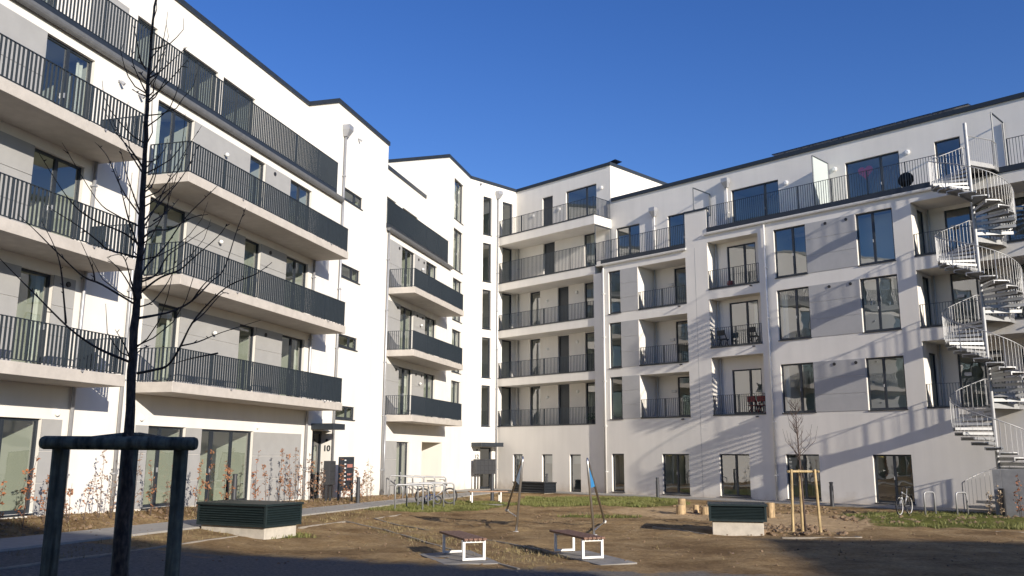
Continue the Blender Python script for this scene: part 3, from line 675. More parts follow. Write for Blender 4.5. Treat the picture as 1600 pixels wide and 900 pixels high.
for s0, s1 in ((1.5, 4.2), (5.2, 7.6)): window(BC, PA, s0, s1, 13.6, 16.2, [(s0 + s1) / 2], d=-1.5, sill=False)
for s0, s1, z0, z1 in ww: window(BC, PW, s0, s1, z0, z1)
for s0, s1, z0, z1 in wd: window(BC, PW, s0, s1, z0, z1, sill=False, name='door', fw=.1)
for s0, s1, z0, z1 in gw: window(BC, PG, s0, s1, z0, z1, trans=[], blind=rc.choice((.25, .3)), setback=.12)
for s0, s1, z0, z1, k in gd + gd5:
    if k == 'd': window(BC, PB, s0, s1, z0, z1, name='door', sill=False, solid=True, fw=.09)
    else: window(BC, PB, s0, s1, z0, z1, [-2.67] if s1 - s0 > 2 else [], curt=[(s0 + .3, s1 - .1)] if rc.random() < .6 and s1 - s0 < 1.2 else None, sill=False)
window(BC, PW, .4, 1.43, .02, 2.62, name='entrance_door', sill=False, fw=.1)
for s0, s1, z0, z1 in pans:
    panels(BC, PA, s0, s1, z0, z1, [z0 + (z1 - z0) * .33, z0 + (z1 - z0) * .66] if z0 < 8 else [z0 + (z1 - z0) * .5])
for k in (1, 2, 3):
    t = FC[k]; s0, s1 = -.05, 7.78
    sl = MB(); sl.box(PA, s0, s1, .003, 1.45, t - .31, t); o = sl.build('balcony', 'balcony_concrete', BC, bevel=.012)
    railing(o, [PA.P(s0 + .05, .05, 0), PA.P(s0 + .05, 1.40, 0), PA.P(s1 - .05, 1.40, 0), PA.P(s1 - .05, .05, 0)], t + .02, t + .97, part='balcony_railing', sp=.115, bar=(.010, .052))
    for s in (1.2, 4.0, 4.83): vent_hole(BC, PA, s, TC[k] - .22, d=.022 if s != 4.2 else .022)
    wall_lamp(BC, PA, 4.43, TC[k] - .68, .022)
railing(BC, [PA.P(-.52, .03, 0), PA.P(8.82, .03, 0), PA.P(8.82, -1.4, 0)], 13.66, 14.97, sp=.115, bar=(.010, .052))
bd = MB(); bd.box(PA, -.52, 8.82, -.06, .05, 13.46, 13.67); bd.build('terrace_edge', 'anthracite', BC)
gutter(BC, PA, -.5, 9.3, 13.44, .004, .24, .26)
coping(BC, PA, -.49, 8.83, 17.98, -1.8, -1.43); coping(BC, PA, 8.78, 13.25, 20.54, -.3, .06)
c = MB(); c.box(PA, 8.79, 9.05, -9, -.301, 20.34, 20.54); c.build('coping', 'anthracite', BC)
c = MB(); c.box(PW, -1.72, 2.5, -.3, .06, 20.345, 20.545); c.build('coping', 'anthracite', BC)
c = MB(); c.box(PB, -8.98, -.55, -.28, .08, 20.335, 20.535); c.box(PB, -.86, -.55, -9.9, -.281, 20.335, 20.535); c.build('coping', 'anthracite', BC)
for k in (2, 3, 4, 5):
    s1 = -.72 if k < 4 else -.60
    sl = MB(); sl.box(PG, -9.04, s1 - (.003 if k < 4 else 0), -1.675, 0.0 if k != 4 else .0, GF[k] - (.5 if k < 5 else .56), GF[k]); o = sl.build('gallery_slab', 'white_plaster', BC)
    e = MB(); e.box(PG, -9.04, s1 - .004, -.05, .025, GF[k] + .002, GF[k] + .05); e.build('slab_edge', 'anthracite', o)
e = MB(); e.box(PG, -9.04, -.72, -.12, .025, 3.952, 4.0); e.build('slab_edge', 'anthracite', BC)
for k in (1, 2, 3): railing(BC, [PG.P(-9.0, -.03, 0), PG.P(-.76, -.03, 0)], GF[k] + .05, GF[k] + 1.07, sp=.12, bar=(.012, .04), part='gallery_railing')
railing(BC, [PG.P(-9.0, -.03, 0), PG.P(-.5, -.03, 0)], GF[4] + .05, GF[4] + 1.45, sp=.12, bar=(.012, .04), part='gallery_railing')
railing(BC, [PG.P(-9.0, -.03, 0), PG.P(-.64, -.03, 0), PG.P(-.64, -1.62, 0)], GF[5] + .05, GF[5] + 1.2, sp=.12, bar=(.012, .04), part='gallery_railing')
for k in (1, 2, 3): bulkhead(BC, PB, -3.52, GF[k] + 2.15); bulkhead(BC, PB, -6.1, GF[k] + 1.9, r=.09)
bulkhead(BC, PB, -1.35, 19.0, r=.12); bulkhead(BC, PB, -5.0, 18.3, r=.12); bulkhead(BC, PB, -7.4, 18.3, r=.1); spotlight(BC, PW, 1.68, 20.2)
f = MB(); P = PG.P
for a, b_ in (((-.62, -.1, 13.6), (-.62, -.1, 16.1)), ((-.62, -1.62, 13.6), (-.62, -1.62, 16.1)), ((-.62, -.1, 16.1), (-.62, -1.62, 16.1))): f.beam(P(*a), P(*b_), .05, .05)
o = f.build('divider_frame', 'railing_grey', BC)
downpipe(BC, PW, .06, .0, 19.4, hopper=19.45); downpipe(BC, PA, -.32, .2, 13.2); downpipe(BC, PA, -.1, .2, 4.0); downpipe(BC, PG, .06, .0, 13.1)
for k in (1, 2, 3, 4): downpipe(BC, PB, -8.75, GF[k] + .01, GF[k + 1] - .52, r=.04)
c = MB(); c.box(PW, .25, 2.2, .003, .95, 2.66, 2.92); c.build('canopy', 'anthracite', BC, bevel=.01)
nm = text_mesh('12', .36); M = Matrix.Identity(4)
for i, col in enumerate(((-PW.d[0], -PW.d[1], 0), (0, 0, 1), (PW.n[0], PW.n[1], 0))):
    for j in range(3): M[j][i] = col[j]
nm.transform(M); nm.materials.append(MATS['anthracite']); put('house_number', nm, PW.P(1.72, .012, 1.92), BC, label='dark house number 12 beside the entrance')
v = MB(); v.tube([PW.P(1.72, .001, 2.45), PW.P(1.72, .07, 2.45)], .055, 12); v.build('entrance_lamp', 'anthracite', BC)
v = MB(); v.tube([PW.P(.9, -.09, 1.75), PW.P(.9, -.075, 1.75)], .13, 20); v.build('door_notice', 'sign_white', BC, label='round white notice on the entrance door')

# ------------------------------------------------------------------ right block
BR = thing('apartment_building', 'long white apartment block on the right with recessed loggias and a roof terrace', 'building', PR.P(12, 0, 0))
RL = {1: (4.22, 6.64), 2: (7.17, 9.83), 3: (10.39, 12.94)}         # window strip of the left bay
RM = {1: (4.24, 7.28), 2: (7.80, 10.42), 3: (10.95, 13.57)}        # middle loggias
RW = {1: (4.25, 6.64), 2: (7.85, 10.39), 3: (11.04, 13.55)}        # wide windows
RG = {1: (4.27, 7.21), 2: (7.82, 10.43), 3: (11.07, 13.60)}        # stair loggias
wins, recs, holes = [], [], []
for k in (1, 2, 3):
    a, b_ = RL[k]; wins.append((.53, 1.43, a, b_, [])); recs.append((2.7, 6.0, a, b_, 1.6, [(4.13, 5.55, a + .06, b_ - .1)]))
    a, b_ = RM[k]; dt = {1: 6.62, 2: 10.22, 3: 13.33}[k]; recs.append((7.4, 10.45, a, b_, .78, [(8.16, 9.87, a + .08, dt)]))
    a, b_ = RW[k]; wins += [(11.36, 13.08, a, b_, [12.36]), (15.64, 17.38, a, b_, [16.42])]
    a, b_ = RG[k]; recs.append((18.23, 23.6, a, b_, 1.9, [(19.02, 20.9, a + .06, {1: 6.76, 2: 10.47, 3: 13.5}[k]), (21.6, 22.8, a + .06, {1: 6.76, 2: 10.47, 3: 13.5}[k])]))
gnd = [(.56, 1.44), (4.07, 5.8), (7.65, 9.39), (11.38, 13.09), (15.65, 17.37)]
mb = MB()
holes = [w[:4] for w in wins] + [(*r[:4], .01) for r in recs] + [(a, b_, .13, 2.25) for a, b_ in gnd]
wall_sheet(mb, PR, .14, 6.03, -.6, 13.46, holes); wall_sheet(mb, PR, 6.03, 7.43, -.6, 15.44, holes); wall_sheet(mb, PR, 7.43, 30, -.6, 14.12, holes)
mb.quad(PR.P(.14, 0, -.6), PR.P(.14, -.12, -.6), PR.P(.14, -.12, 13.46), PR.P(.14, 0, 13.46))
pw = [(-.22, 1.58, 13.6, 16.1, [.72]), (3.65, 5.3, 13.6, 16.15, [4.75]), (7.97, 10.84, 14.3, 16.8, [9.99]), (14.55, 17.24, 14.3, 16.82, [16.3]), (18.9, 20.04, 14.3, 16.83, []), (22.75, 25.2, 14.3, 16.83, [24])]
wall_sheet(mb, PB, -.62, 30, 13.4, 18.0, [p[:4] for p in pw])
mb.quad(PR.P(-.72, -.12, 13.44), PR.P(6.03, 0, 13.44), PR.P(6.03, -1.8, 13.44), PR.P(-.72, -1.8, 13.44)); mb.quad(PR.P(6.03, 0, 14.11), PR.P(30, 0, 14.11), PR.P(30, -1.8, 14.11), PR.P(6.03, -1.8, 14.11))
mb.box(PR, 6.03, 7.43, -.22, -.001, 13.45, 15.44)
shell(mb, PR, .14, 30, -1.8, -12, -.6, 18.0, left=False)
mb.build('wall', 'white_plaster', BR, fix=False)
for s0, s1, z0, z1, m in wins: window(BR, PR, s0, s1, z0, z1, m, curt=curtains(s0, s1, .5))
for s0, s1 in gnd: window(BR, PR, s0, s1, .13, 2.25, [(s0 + s1) / 2 + .05] if s1 - s0 > 1 else [], setback=.12)
for s0, s1, z0, z1, m in pw: window(BR, PB, s0, s1, z0, z1, m, sill=False, curt=None)
for k in (1, 2, 3):
    a, b_ = RL[k]; panels(BR, PR, 1.43, 2.69, a, b_, [a + (b_ - a) * .33, a + (b_ - a) * .66], m='grey_panel_pale')
    a, b_ = RW[k]; panels(BR, PR, 13.09, 15.63, a, b_, [a + (b_ - a) * .34, a + (b_ - a) * .67], m='grey_panel_pale'); vent_hole(BR, PR, 14.15, b_ - .17); vent_hole(BR, PR, 15.2, b_ - .17)
for (s0, s1, z0, z1, dp, doors) in recs:
    r = MB(); P = PR.P
    wall_sheet(r, Plane(tuple(P(0, -dp, 0)[:2]), PR.d, PR.n), s0, s1, z0, z1, doors, reveal=.12)
    side = [(-1.55, -.72, z0 + .06, min(z1 - .15, z0 + 2.5))] if s0 > 18 else []
    PS = Plane(tuple(P(s0, 0, 0)[:2]), (-PR.n[0] * -1, -PR.n[1] * -1), PR.d)
    wall_sheet(r, PS, -dp, 0, z0, z1, side, reveal=.1)
    r.quad(P(s1, 0, z0), P(s1, -dp, z0), P(s1, -dp, z1), P(s1, 0, z1)); r.quad(P(s0, 0, z0), P(s1, 0, z0), P(s1, -dp, z0), P(s0, -dp, z0)); r.quad(P(s0, 0, z1), P(s1, 0, z1), P(s1, -dp, z1), P(s0, -dp, z1))
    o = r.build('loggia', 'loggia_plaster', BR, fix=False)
    for a, b_, c, e in doors: window(BR, PR, a, b_, c, e, [a + (b_ - a) * .6] if b_ - a > 1.5 else [], d=-dp, setback=.05, sill=False, name='balcony_door', curt=curtains(a, b_, .2))
    for a, b_, c, e in side: window(BR, PS, a, b_, c, e, d=0, setback=.05, sill=False, name='balcony_door')
    e = MB(); e.box(PR, s0, s1, -.10, .03, z0 - .03, z0 + .045); e.build('sill_edge', 'anthracite', o)
    railing(o, [P(s0 + .02, -.05, 0), P(s1 - .02, -.05, 0)], z0 + .05, z0 + 1.05, sp=.12, bar=(.012, .035), part='loggia_railing')
    pp = MB(); pp.tube([P(s0 + .12, -dp + .1, z0), P(s0 + .12, -dp + .1, z1)], .04, 8); pp.build('rain_pipe', 'zinc', o)
    if dp > 1:
        lb = MB(); lb.box(PR, s0 + 1.05, s0 + 1.35, -dp + .002, -dp + .06, z0 + 1.45, z0 + 1.6); lb.build('wall_lamp', 'zinc', o)
    dr = MB(); dr.tube([P(s1 - .45, -.02, z0 - .12), P(s1 - .45, .2, z0 - .14)], .035, 8); dr.build('drain_spout', 'black_plastic', o)
# roof terrace rails, edge bands, parapet cap, gutters, pipes
railing(BR, [PR.P(-.5, -.12, 0), PR.P(.2, -.03, 0), PR.P(6.0, -.03, 0)], 13.72, 14.9, sp=.12, bar=(.012, .04)); railing(BR, [PR.P(7.46, -.03, 0), PR.P(19.9, -.03, 0)], 14.36, 15.6, sp=.12, bar=(.012, .04)); railing(BR, [PR.P(22.4, -.03, 0), PR.P(30, -.03, 0)], 14.36, 15.6, sp=.12, bar=(.012, .04))
e = MB(); e.box(PR, .0, 6.02, -.1, .05, 13.5, 13.73); e.build('terrace_edge', 'anthracite', BR); e = MB(); e.box(PR, 7.44, 30, -.1, .05, 14.13, 14.38); e.build('terrace_edge', 'anthracite', BR)
c = MB(); c.box(PR, 6.0, 7.47, -.26, .04, 15.445, 15.55); c.build('parapet_cap', 'anthracite', BR)
gutter(BR, PR, .15, 6.1, 13.47, .004, .15, .2, 'white_metal'); gutter(BR, PR, 7.3, 20.0, 14.1, .004, .15, .2, 'white_metal')
coping(BR, PB, -.54, 30, 18.12, -.3, .08, .22)
downpipe(BR, PR, .62 - .4, .0, 13.2, m='white_metal'); downpipe(BR, PR, 10.88, .0, 13.9, m='white_metal'); downpipe(BR, PB, 2.75, 13.6, 16.3, m='white_metal', hopper=16.28); downpipe(BR, PB, 7.75, 14.3, 17.0, m='white_metal', hopper=16.98)
for s, z in ((17.65, 16.62), (14.0, 16.62), (11.3, 16.5)): bulkhead(BR, PB, s, z, r=.12)
sj = MB(); sj.box(PR, 6.60, 6.615, .0005, .004, .0, 13.4); sj.build('expansion_joint', 'concrete_grey', BR)
# terrace dividers
def divider(b, pl, s, d0, d1, z0, z1, glassy):
    f = MB()
    for a, e in (((s, d0, z0), (s, d0, z1)), ((s, d1, z0), (s, d1, z1 - .0)), ((s, d0, z1), (s, d1, z1)), ((s, d0, z0), (s, d1, z0))): f.beam(pl.P(*a), pl.P(*e), .05, .05)
    o = f.build('terrace_divider', 'railing_grey', b)
    if glassy:
        g = MB(); g.box(pl, s - .006, s + .006, d0 - .03, d1 + .03, z0 + .03, z1 - .03); g.build('pane', 'frosted_glass', o)
divider(BR, PR, 6.62, -.05, -1.75, 15.6, 16.85, False); divider(BR, PR, 13.66, -.05, -1.75, 14.4, 17.0, True); divider(BR, PR, 21.9, -.1, -1.75, 14.4, 16.95, False)
# solar modules on the roofs
def solar(pl, s0, s1, d, z, n, b, tilt=.32):
    w = (s1 - s0) / n
    for i in range(n):
        m = MB(); a, e = s0 + i * w + .02, s0 + (i + 1) * w - .02; P = pl.P; dz = math.sin(tilt) * 1.5; dd = math.cos(tilt) * 1.5
        m.hexa([P(a, d, z), P(e, d, z), P(e, d - dd, z + dz), P(a, d - dd, z + dz), P(a, d, z + .05), P(e, d, z + .05), P(e, d - dd, z + dz + .05), P(a, d - dd, z + dz + .05)])
        m.beam(P(a + .1, d - dd * .9, z - .15), P(a + .1, d - dd * .9, z + dz * .9), .04, .04); m.beam(P(e - .1, d - dd * .9, z - .15), P(e - .1, d - dd * .9, z + dz * .9), .04, .04)
        m.build('solar_module', 'solar', b)
solar(PB, 10.6, 20.6, .12, 18.19, 6, BR, .1); solar(PB, -6.4, -3.0, -.3, 20.55, 2, BC, .1)
m = MB(); P = PB.P; m.hexa([P(-1.5, -.2, 20.56), P(-.35, -.2, 20.70), P(-.35, -.9, 20.70), P(-1.5, -.9, 20.56), P(-1.5, -.2, 20.59), P(-.35, -.2, 20.73), P(-.35, -.9, 20.73), P(-1.5, -.9, 20.59)]); m.build('solar_module', 'solar', BC)
m = MB(); m.tube([PA.P(7.2, -4, 20.4), PA.P(7.2, -4, 21.0)], .05, 10); m.tube([PA.P(7.2, -4, 20.9), PA.P(7.2, -4, 21.15)], .13, 12); m.build('roof_vent', 'zinc', BC)

# ------------------------------------------------------------------ blocks across the yard, behind the viewer: they shade the foreground and show in the glass
def far_block(label, P0, P1, depth, H, levels, side=1):
    v = Vector((P1[0] - P0[0], P1[1] - P0[1], 0)); L = v.length; d = v / L; n = Vector((-d.y, d.x, 0)) * side
    pl = Plane(P0, (d.x, d.y), (n.x, n.y)); b = thing('apartment_building', label, 'building', pl.P(L / 2, 0, 0))
    hs = [(1.2 + 3.3 * i, 3.0 + 3.3 * i, z, z + 2.1) for z in levels for i in range(int((L - 2) / 3.3))]
    mb = MB(); wall_sheet(mb, pl, 0, L, -.5, H - .1, hs); shell(mb, pl, 0, L, 0, -depth, -.5, H - .1); mb.build('wall', 'white_plaster', b, fix=False)
    for h in hs: window(b, pl, *h, room=2.0)
    coping(b, pl, -.05, L + .05, H)
far_block('white apartment block across the yard casting its long shadow on the foreground', (-8.0, -5.0), (25.9, -18.5), 10, 13.0, (.6, 3.7, 6.8, 9.9))
far_block('white apartment block across the yard behind the gap, farther right', (31.4, -12.0), (56, -15.0), 10, 13.2, (.6, 3.7, 6.8, 9.9))

# ------------------------------------------------------------------ spiral fire-escape staircase
SX, SY = PR.P(21.42, 1.97, 0).x, PR.P(21.42, 1.97, 0).y
ST = thing('spiral_staircase', 'galvanised steel spiral staircase winding up to the roof terrace on the right', 'staircase', (SX, SY, 0))
SR = 1.5; LAND = [0.05, 4.27, 7.82, 11.07, 14.38]; A0 = math.atan2(-PR.n[1], -PR.n[0])      # landings point at the building
mb = MB(); mb.tube([(SX, SY, 0), (SX, SY, 16.0)], .075, 16); mb.build('centre_pole', 'galvanised', ST, smooth=False)
def wedge(a0, a1, r0, r1, z0, z1, n=4):
    m = MB(); ring = []
    for i in range(n + 1):
        a = a0 + (a1 - a0) * i / n; ring.append((math.cos(a), math.sin(a)))
    for z in (z0, z1):
        for r in (r0, r1):
            for c, s in ring: m.v.append(Vector((c * r, s * r, z)))
    k = n + 1
    for i in range(n):
        m.f += [(i, k + i, k + i + 1, i + 1), (2 * k + i, 2 * k + i + 1, 3 * k + i + 1, 3 * k + i), (i, i + 1, 2 * k + i + 1, 2 * k + i), (k + i, 3 * k + i, 3 * k + i + 1, k + i + 1)]
    m.f += [(0, 2 * k, 3 * k, k), (n, k + n, 3 * k + n, 2 * k + n)]
    return m
tm = wedge(-.02, .42, .07, SR - .02, -.04, 0.0)
for i in range(7):           # front lip of each tread
    pass
lip = wedge(-.02, .0, .07, SR - .02, -.13, -.04, 1); k0 = len(tm.v); tm.v += lip.v; tm.f += [tuple(k0 + i for i in f) for f in lip.f]
lip = wedge(.40, .42, .07, SR - .02, -.10, -.04, 1); k0 = len(tm.v); tm.v += lip.v; tm.f += [tuple(k0 + i for i in f) for f in lip.f]
TREAD = None
helix = []
for lv in range(4):
    z0, z1 = LAND[lv], LAND[lv + 1]; n = round((z1 - z0) / .19) ; turn = 2 * math.pi - .75 + (1.75 if lv == 0 else 0)
    for i in range(1, n):
        # climbing: from the landing at A0 turning clockwise seen from above
        a = A0 + .40 + turn * (1 - i / n); z = z0 + (z1 - z0) * i / n
        if TREAD is None:
            o = tm.build('tread', 'galvanised', ST, org=(0, 0, 0)); TREAD = o.data; bpy.data.objects.remove(o)
        put('tread', TREAD, (SX, SY, z), ST, rot=(0, 0, a - .21))
    steps = 40
    for i in range(steps + 1): helix.append((A0 + .40 + turn * (1 - i / steps), z0 + (z1 - z0) * i / steps, lv))
    m = wedge(A0 - .40, A0 + .42, .07, SR, z1 - .06, z1, 8)
    m2 = wedge(A0 - .41, A0 - .39, .07, SR, z1 - .20, z1 - .06, 1); k0 = len(m.v); m.v += m2.v; m.f += [tuple(k0 + i for i in f) for f in m2.f]
    for v in m.v: v += Vector((SX, SY, 0))
    m.build('landing', 'galvanised', ST)
    # bridge from landing to the building
    br = MB(); br.box(PR, 20.86, 22.02, -.02, .66, z1 - .075, z1 - .012); br.box(PR, 20.86, 20.92, -.02, .6, z1 - .2, z1 - .075); br.box(PR, 21.96, 22.02, -.02, .6, z1 - .2, z1 - .075); br.build('landing_bridge', 'galvanised', ST)
def hp(a, r, z): return Vector((SX + math.cos(a) * r, SY + math.sin(a) * r, z))
for lv in range(4):
    H_ = [(a, z) for a, z, l in helix if l == lv]
    mb = MB(); mb.tube([hp(a, SR, z + 1.08) for a, z in H_], .02, 8); o = mb.build('handrail', 'galvanised', ST, smooth=True)
    mb = MB(); n = len(H_)
    for i in range(int(n * 1.45)):
        f = i / 1.45; j = min(int(f), n - 2); t = f - j; a = H_[j][0] + (H_[j + 1][0] - H_[j][0]) * t; z = H_[j][1] + (H_[j + 1][1] - H_[j][1]) * t
        if i % 11 == 0: mb.tube([hp(a, SR, z - .06), hp(a, SR, z + 1.08)], .02, 6)
        else: mb.tube([hp(a, SR, z + .02), hp(a, SR, z + 1.08)], .0062, 5)
    mb.build('balusters', 'galvanised', o, kind='stuff')
    z1 = LAND[lv + 1]
    def guard(p, q, n):
        mb = MB(); p, q = Vector(p), Vector(q); up = Vector((0, 0, 1.08)); mb.tube([p + up, q + up], .022, 8)
        for i in range(n + 1): mb.tube([p.lerp(q, i / n), p.lerp(q, i / n) + up], .018 if i in (0, n) else .007, 6)
        mb.build('landing_rail', 'galvanised', ST)
    guard(hp(A0 - .40, SR, z1), PR.P(22.0, .02, z1), 5); guard(hp(A0 + .42, SR, z1), PR.P(20.88, .02, z1), 5)
    if lv == 3:
        guard(hp(A0 - .40, .1, z1), hp(A0 - .40, SR, z1), 11)

# ------------------------------------------------------------------ street furniture
def louvre_box(label, c, L, D, rz, zc, zt, group=None, rail=False, m='louvre_green', base='concrete', n=7):
    """Ventilation shaft head: concrete plinth, louvred metal hood with a flat lid."""
    x, y = c; g = min(.1, ground_z(x, y)); b = thing('ventilation_box', label, 'vent box', (x, y, g), group)
    M = Matrix.Rotation(rz, 3, 'Z'); V = lambda a, e, z: Vector((x, y, g)) + M @ Vector((a, e, z))
    def bx(mb, a0, a1, e0, e1, z0, z1): mb.hexa([V(a0, e0, z0), V(a1, e0, z0), V(a1, e1, z0), V(a0, e1, z0), V(a0, e0, z1), V(a1, e0, z1), V(a1, e1, z1), V(a0, e1, z1)])
    p = MB(); bx(p, -L / 2 + .09, L / 2 - .09, -D / 2 + .09, D / 2 - .09, -.2, zc); p.build('plinth', base, b, bevel=.012)
    k = MB(); bx(k, -L / 2 + .06, L / 2 - .06, -D / 2 + .06, D / 2 - .06, zc + .02, zt - .05); k.build('core', 'louvre_dark', b)
    f = MB(); w = .06
    for sx in (-1, 1):
        for sy in (-1, 1): bx(f, sx * L / 2 - (w if sx > 0 else 0), sx * L / 2 + (w if sx < 0 else 0), sy * D / 2 - (w if sy > 0 else 0), sy * D / 2 + (w if sy < 0 else 0), zc + .003, zt - .06)
    bx(f, -L / 2 + w, L / 2 - w, -D / 2 + .004, -D / 2 + .05, zc + .003, zc + .06); bx(f, -L / 2 + w, L / 2 - w, D / 2 - .05, D / 2 - .004, zc + .003, zc + .06)
    bx(f, -L / 2 + .004, -L / 2 + .05, -D / 2 + w, D / 2 - w, zc + .003, zc + .06); bx(f, L / 2 - .05, L / 2 - .004, -D / 2 + w, D / 2 - w, zc + .003, zc + .06)
    f.build('frame', m, b)
    l = MB(); bx(l, -L / 2 - .03, L / 2 + .03, -D / 2 - .03, D / 2 + .03, zt - .06, zt); l.build('lid', m, b, bevel=.008)
    zs = [zc + .07 + (zt - zc - .16) * i / n for i in range(n)]; hgt = (zt - zc - .16) / n
    for z in zs:
        for sgn, a0, a1, ax in ((-1, -L / 2 + w, L / 2 - w, 0), (1, -L / 2 + w, L / 2 - w, 0), (-1, -D / 2 + w, D / 2 - w, 1), (1, -D / 2 + w, D / 2 - w, 1)):
            o = sgn * (D / 2 - .002 if ax == 0 else L / 2 - .002); i_ = sgn * ((D / 2 if ax == 0 else L / 2) - .055)
            q = MB(); T = (lambda a, e, zz: V(a, e, zz)) if ax == 0 else (lambda a, e, zz: V(e, a, zz))
            q.hexa([T(a0, o, z), T(a1, o, z), T(a1, i_, z + hgt * .62), T(a0, i_, z + hgt * .62), T(a0, o, z + .012), T(a1, o, z + .012), T(a1, i_, z + hgt * .62 + .012), T(a0, i_, z + hgt * .62 + .012)])
            q.build('slat', m, b)
    return b
louvre_box('dark green louvred ventilation box on a concrete plinth, left of the benches', (-6.85, 23.52), 2.32, 1.38, math.atan2(-.96, 1.93), .27, .84, n=7)
louvre_box('dark green louvred ventilation box on a concrete plinth beside the young tree with pale stakes', (6.52, 25.92), 1.58, 1.35, math.atan2(-.32, 1.5), .36, .84, n=8)
louvre_box('low dark ventilation box with a mesh hood against the gallery wall', (1.35, 51.9), 2.5, 1.0, R_(45.2) + math.pi / 2 + .0, .03, .62, m='louvre_dark', n=3)

def bench(label, c, az, L=1.95, W=.50, wood='bench_wood', hgt=.45):
    x, y = c; g = ground_z(x, y) + .035; b = thing('bench', label, 'bench', (x, y, g), 'backless benches in the yard')
    M = Matrix.Rotation(-az, 3, 'Z'); V = lambda a, e, z: Vector((x, y, g)) + M @ Vector((a, e, z))      # e runs along the bench
    for i in range(5):
        a = -W / 2 + W * (i + .5) / 5; s = MB()
        s.hexa([V(a - .043, -L / 2, hgt - .045), V(a + .043, -L / 2, hgt - .045), V(a + .043, L / 2, hgt - .045), V(a - .043, L / 2, hgt - .045), V(a - .043, -L / 2, hgt), V(a + .043, -L / 2, hgt), V(a + .043, L / 2, hgt), V(a - .043, L / 2, hgt)])
        s.build('slat', wood, b, bevel=.006)
    for e in (-L / 2 + .12, L / 2 - .32):
        f = MB(); u = M @ Vector((0, 1, 0))
        f.beam(V(-W / 2 + .03, e, 0.006), V(-W / 2 + .03, e, hgt - .046), .055, .05, up=u); f.beam(V(W / 2 - .03, e, .006), V(W / 2 - .03, e, hgt - .046), .055, .05, up=u)
        f.beam(V(-W / 2 + .06, e, .03), V(W / 2 - .06, e, .03), .05, .045); f.beam(V(-W / 2 + .06, e, hgt - .07), V(W / 2 - .06, e, hgt - .07), .05, .045)
        f.build('leg_frame', 'white_metal', b)
    return b
bench('slatted bench on a concrete slab, the nearer left one of the pair in front', (-1.06, 19.55), R_(-20)); bench('slatted bench on a concrete slab, the right one of the pair in front', (1.44, 19.95), R_(-19.6))
bench('tan wooden bench standing far back near the house number 12 entrance', (-1.05, 40.4), R_(78), L=1.75, wood='bench_wood_tan', hgt=.50)
def slab(pts, name='concrete_slab'):
    m = MB(); z = .022; m.hexa([(p[0], p[1], -.1) for p in pts] + [(p[0], p[1], z) for p in pts]); m.build(name, 'slab_concrete', kind='structure', bevel=.006)
slab([(-2.05, 20.05), (-1.35, 18.3), (-.2, 18.45), (-.95, 20.9)]); slab([(.95, 20.4), (1.8, 18.2), (2.6, 18.65), (1.75, 20.95)]); slab([(-2.0, 39.6), (-.1, 39.3), (0, 41.1), (-1.9, 41.4)])

def bollard(label, x, y, h=1.05, r=.085):
    g = ground_z(x, y); b = thing('bollard_light', label, 'bollard', (x, y, g), 'bollard lights along the paths')
    m = MB(); m.tube([(x, y, g - .05), (x, y, g + h - .17)], r, 18); m.build('post', 'bollard_grey', b)
    m = MB(); m.tube([(x, y, g + h - .17), (x, y, g + h - .06)], r * .82, 18); m.build('diffuser', 'bollard_grey', b)
    m = MB(); m.tube([(x, y, g + h - .06), (x, y, g + h - .02), (x, y, g + h)], [r * 1.02, r * 1.02, r * .8], 18); m.build('cap', 'bollard_grey', b)
    m = MB(); m.tube([(x, y, g - .02), (x, y, g + .02)], r * 1.5, 18); m.build('base_plate', 'bollard_grey', b)
def on_ground(px, py):       # where a photo point meets the ground was measured beforehand
    return px, py
p = PA.P(-13.6, .5, 0); bollard('bollard light in front of the wide left ground floor window', p.x, p.y)
p = PA.P(-6.05, 1.52, 0); bollard('bollard light beside the notice board at entrance 10', p.x, p.y)
bollard('bollard light behind the low dark ventilation box', *PR.P(-3.9, .7, 0)[:2]); bollard('bollard light before the second ground floor window of the right block', *PR.P(5.3, 2.2, 0)[:2])
bollard('bollard light between the two right ground floor windows', *PR.P(14.65, 2.2, 0)[:2]); bollard('bollard light behind the far tan bench', -.9, 42.5, h=1.25)

def hoop(label, p, q, h=.95, group='bicycle hoops', r=.033):
    p, q = Vector((*p, 0)), Vector((*q, 0)); p.z, q.z = ground_z(p.x, p.y), ground_z(q.x, q.y); c = (p + q) / 2
    b = thing('bicycle_hoop', label, 'bike rack', c, group); u = (q - p).normalized(); R0 = .12
    pts = [p - Vector((0, 0, .1)), p + Vector((0, 0, h - R0))]
    for i in range(1, 6):
        a = math.pi / 2 * i / 6; pts.append(p + u * (R0 * (1 - math.cos(a))) + Vector((0, 0, h - R0 + R0 * math.sin(a))))
    pts.append(p + u * R0 + Vector((0, 0, h))); pts.append(q - u * R0 + Vector((0, 0, h)))
    for i in range(1, 6):
        a = math.pi / 2 * i / 6; pts.append(q - u * (R0 * (1 - math.sin(a))) + Vector((0, 0, h - R0 + R0 * math.cos(a))))
    pts += [q + Vector((0, 0, h - R0)), q - Vector((0, 0, .1))]
    m = MB(); m.tube(pts, r, 10); m.build('hoop', 'galvanised', b, smooth=True)
    for e in (p, q):
        m = MB(); m.tube([e + Vector((0, 0, .0)), e + Vector((0, 0, .012))], .055, 12); m.build('foot_plate', 'galvanised', b)
for i, (p, q) in enumerate((((-4.35, 33.55), (-3.35, 33.9)), ((-4.08, 35.0), (-3.07, 35.4)), ((-3.75, 35.95), (-2.74, 36.3)), ((-3.41, 36.75), (-2.37, 37.1)))):
    hoop(['nearest bicycle hoop of the front row on the grass', 'second bicycle hoop of the front row on the grass', 'third bicycle hoop of the front row on the grass', 'farthest bicycle hoop of the front row, beside the silver bicycle'][i], p, q, group='bicycle hoops in the front row')
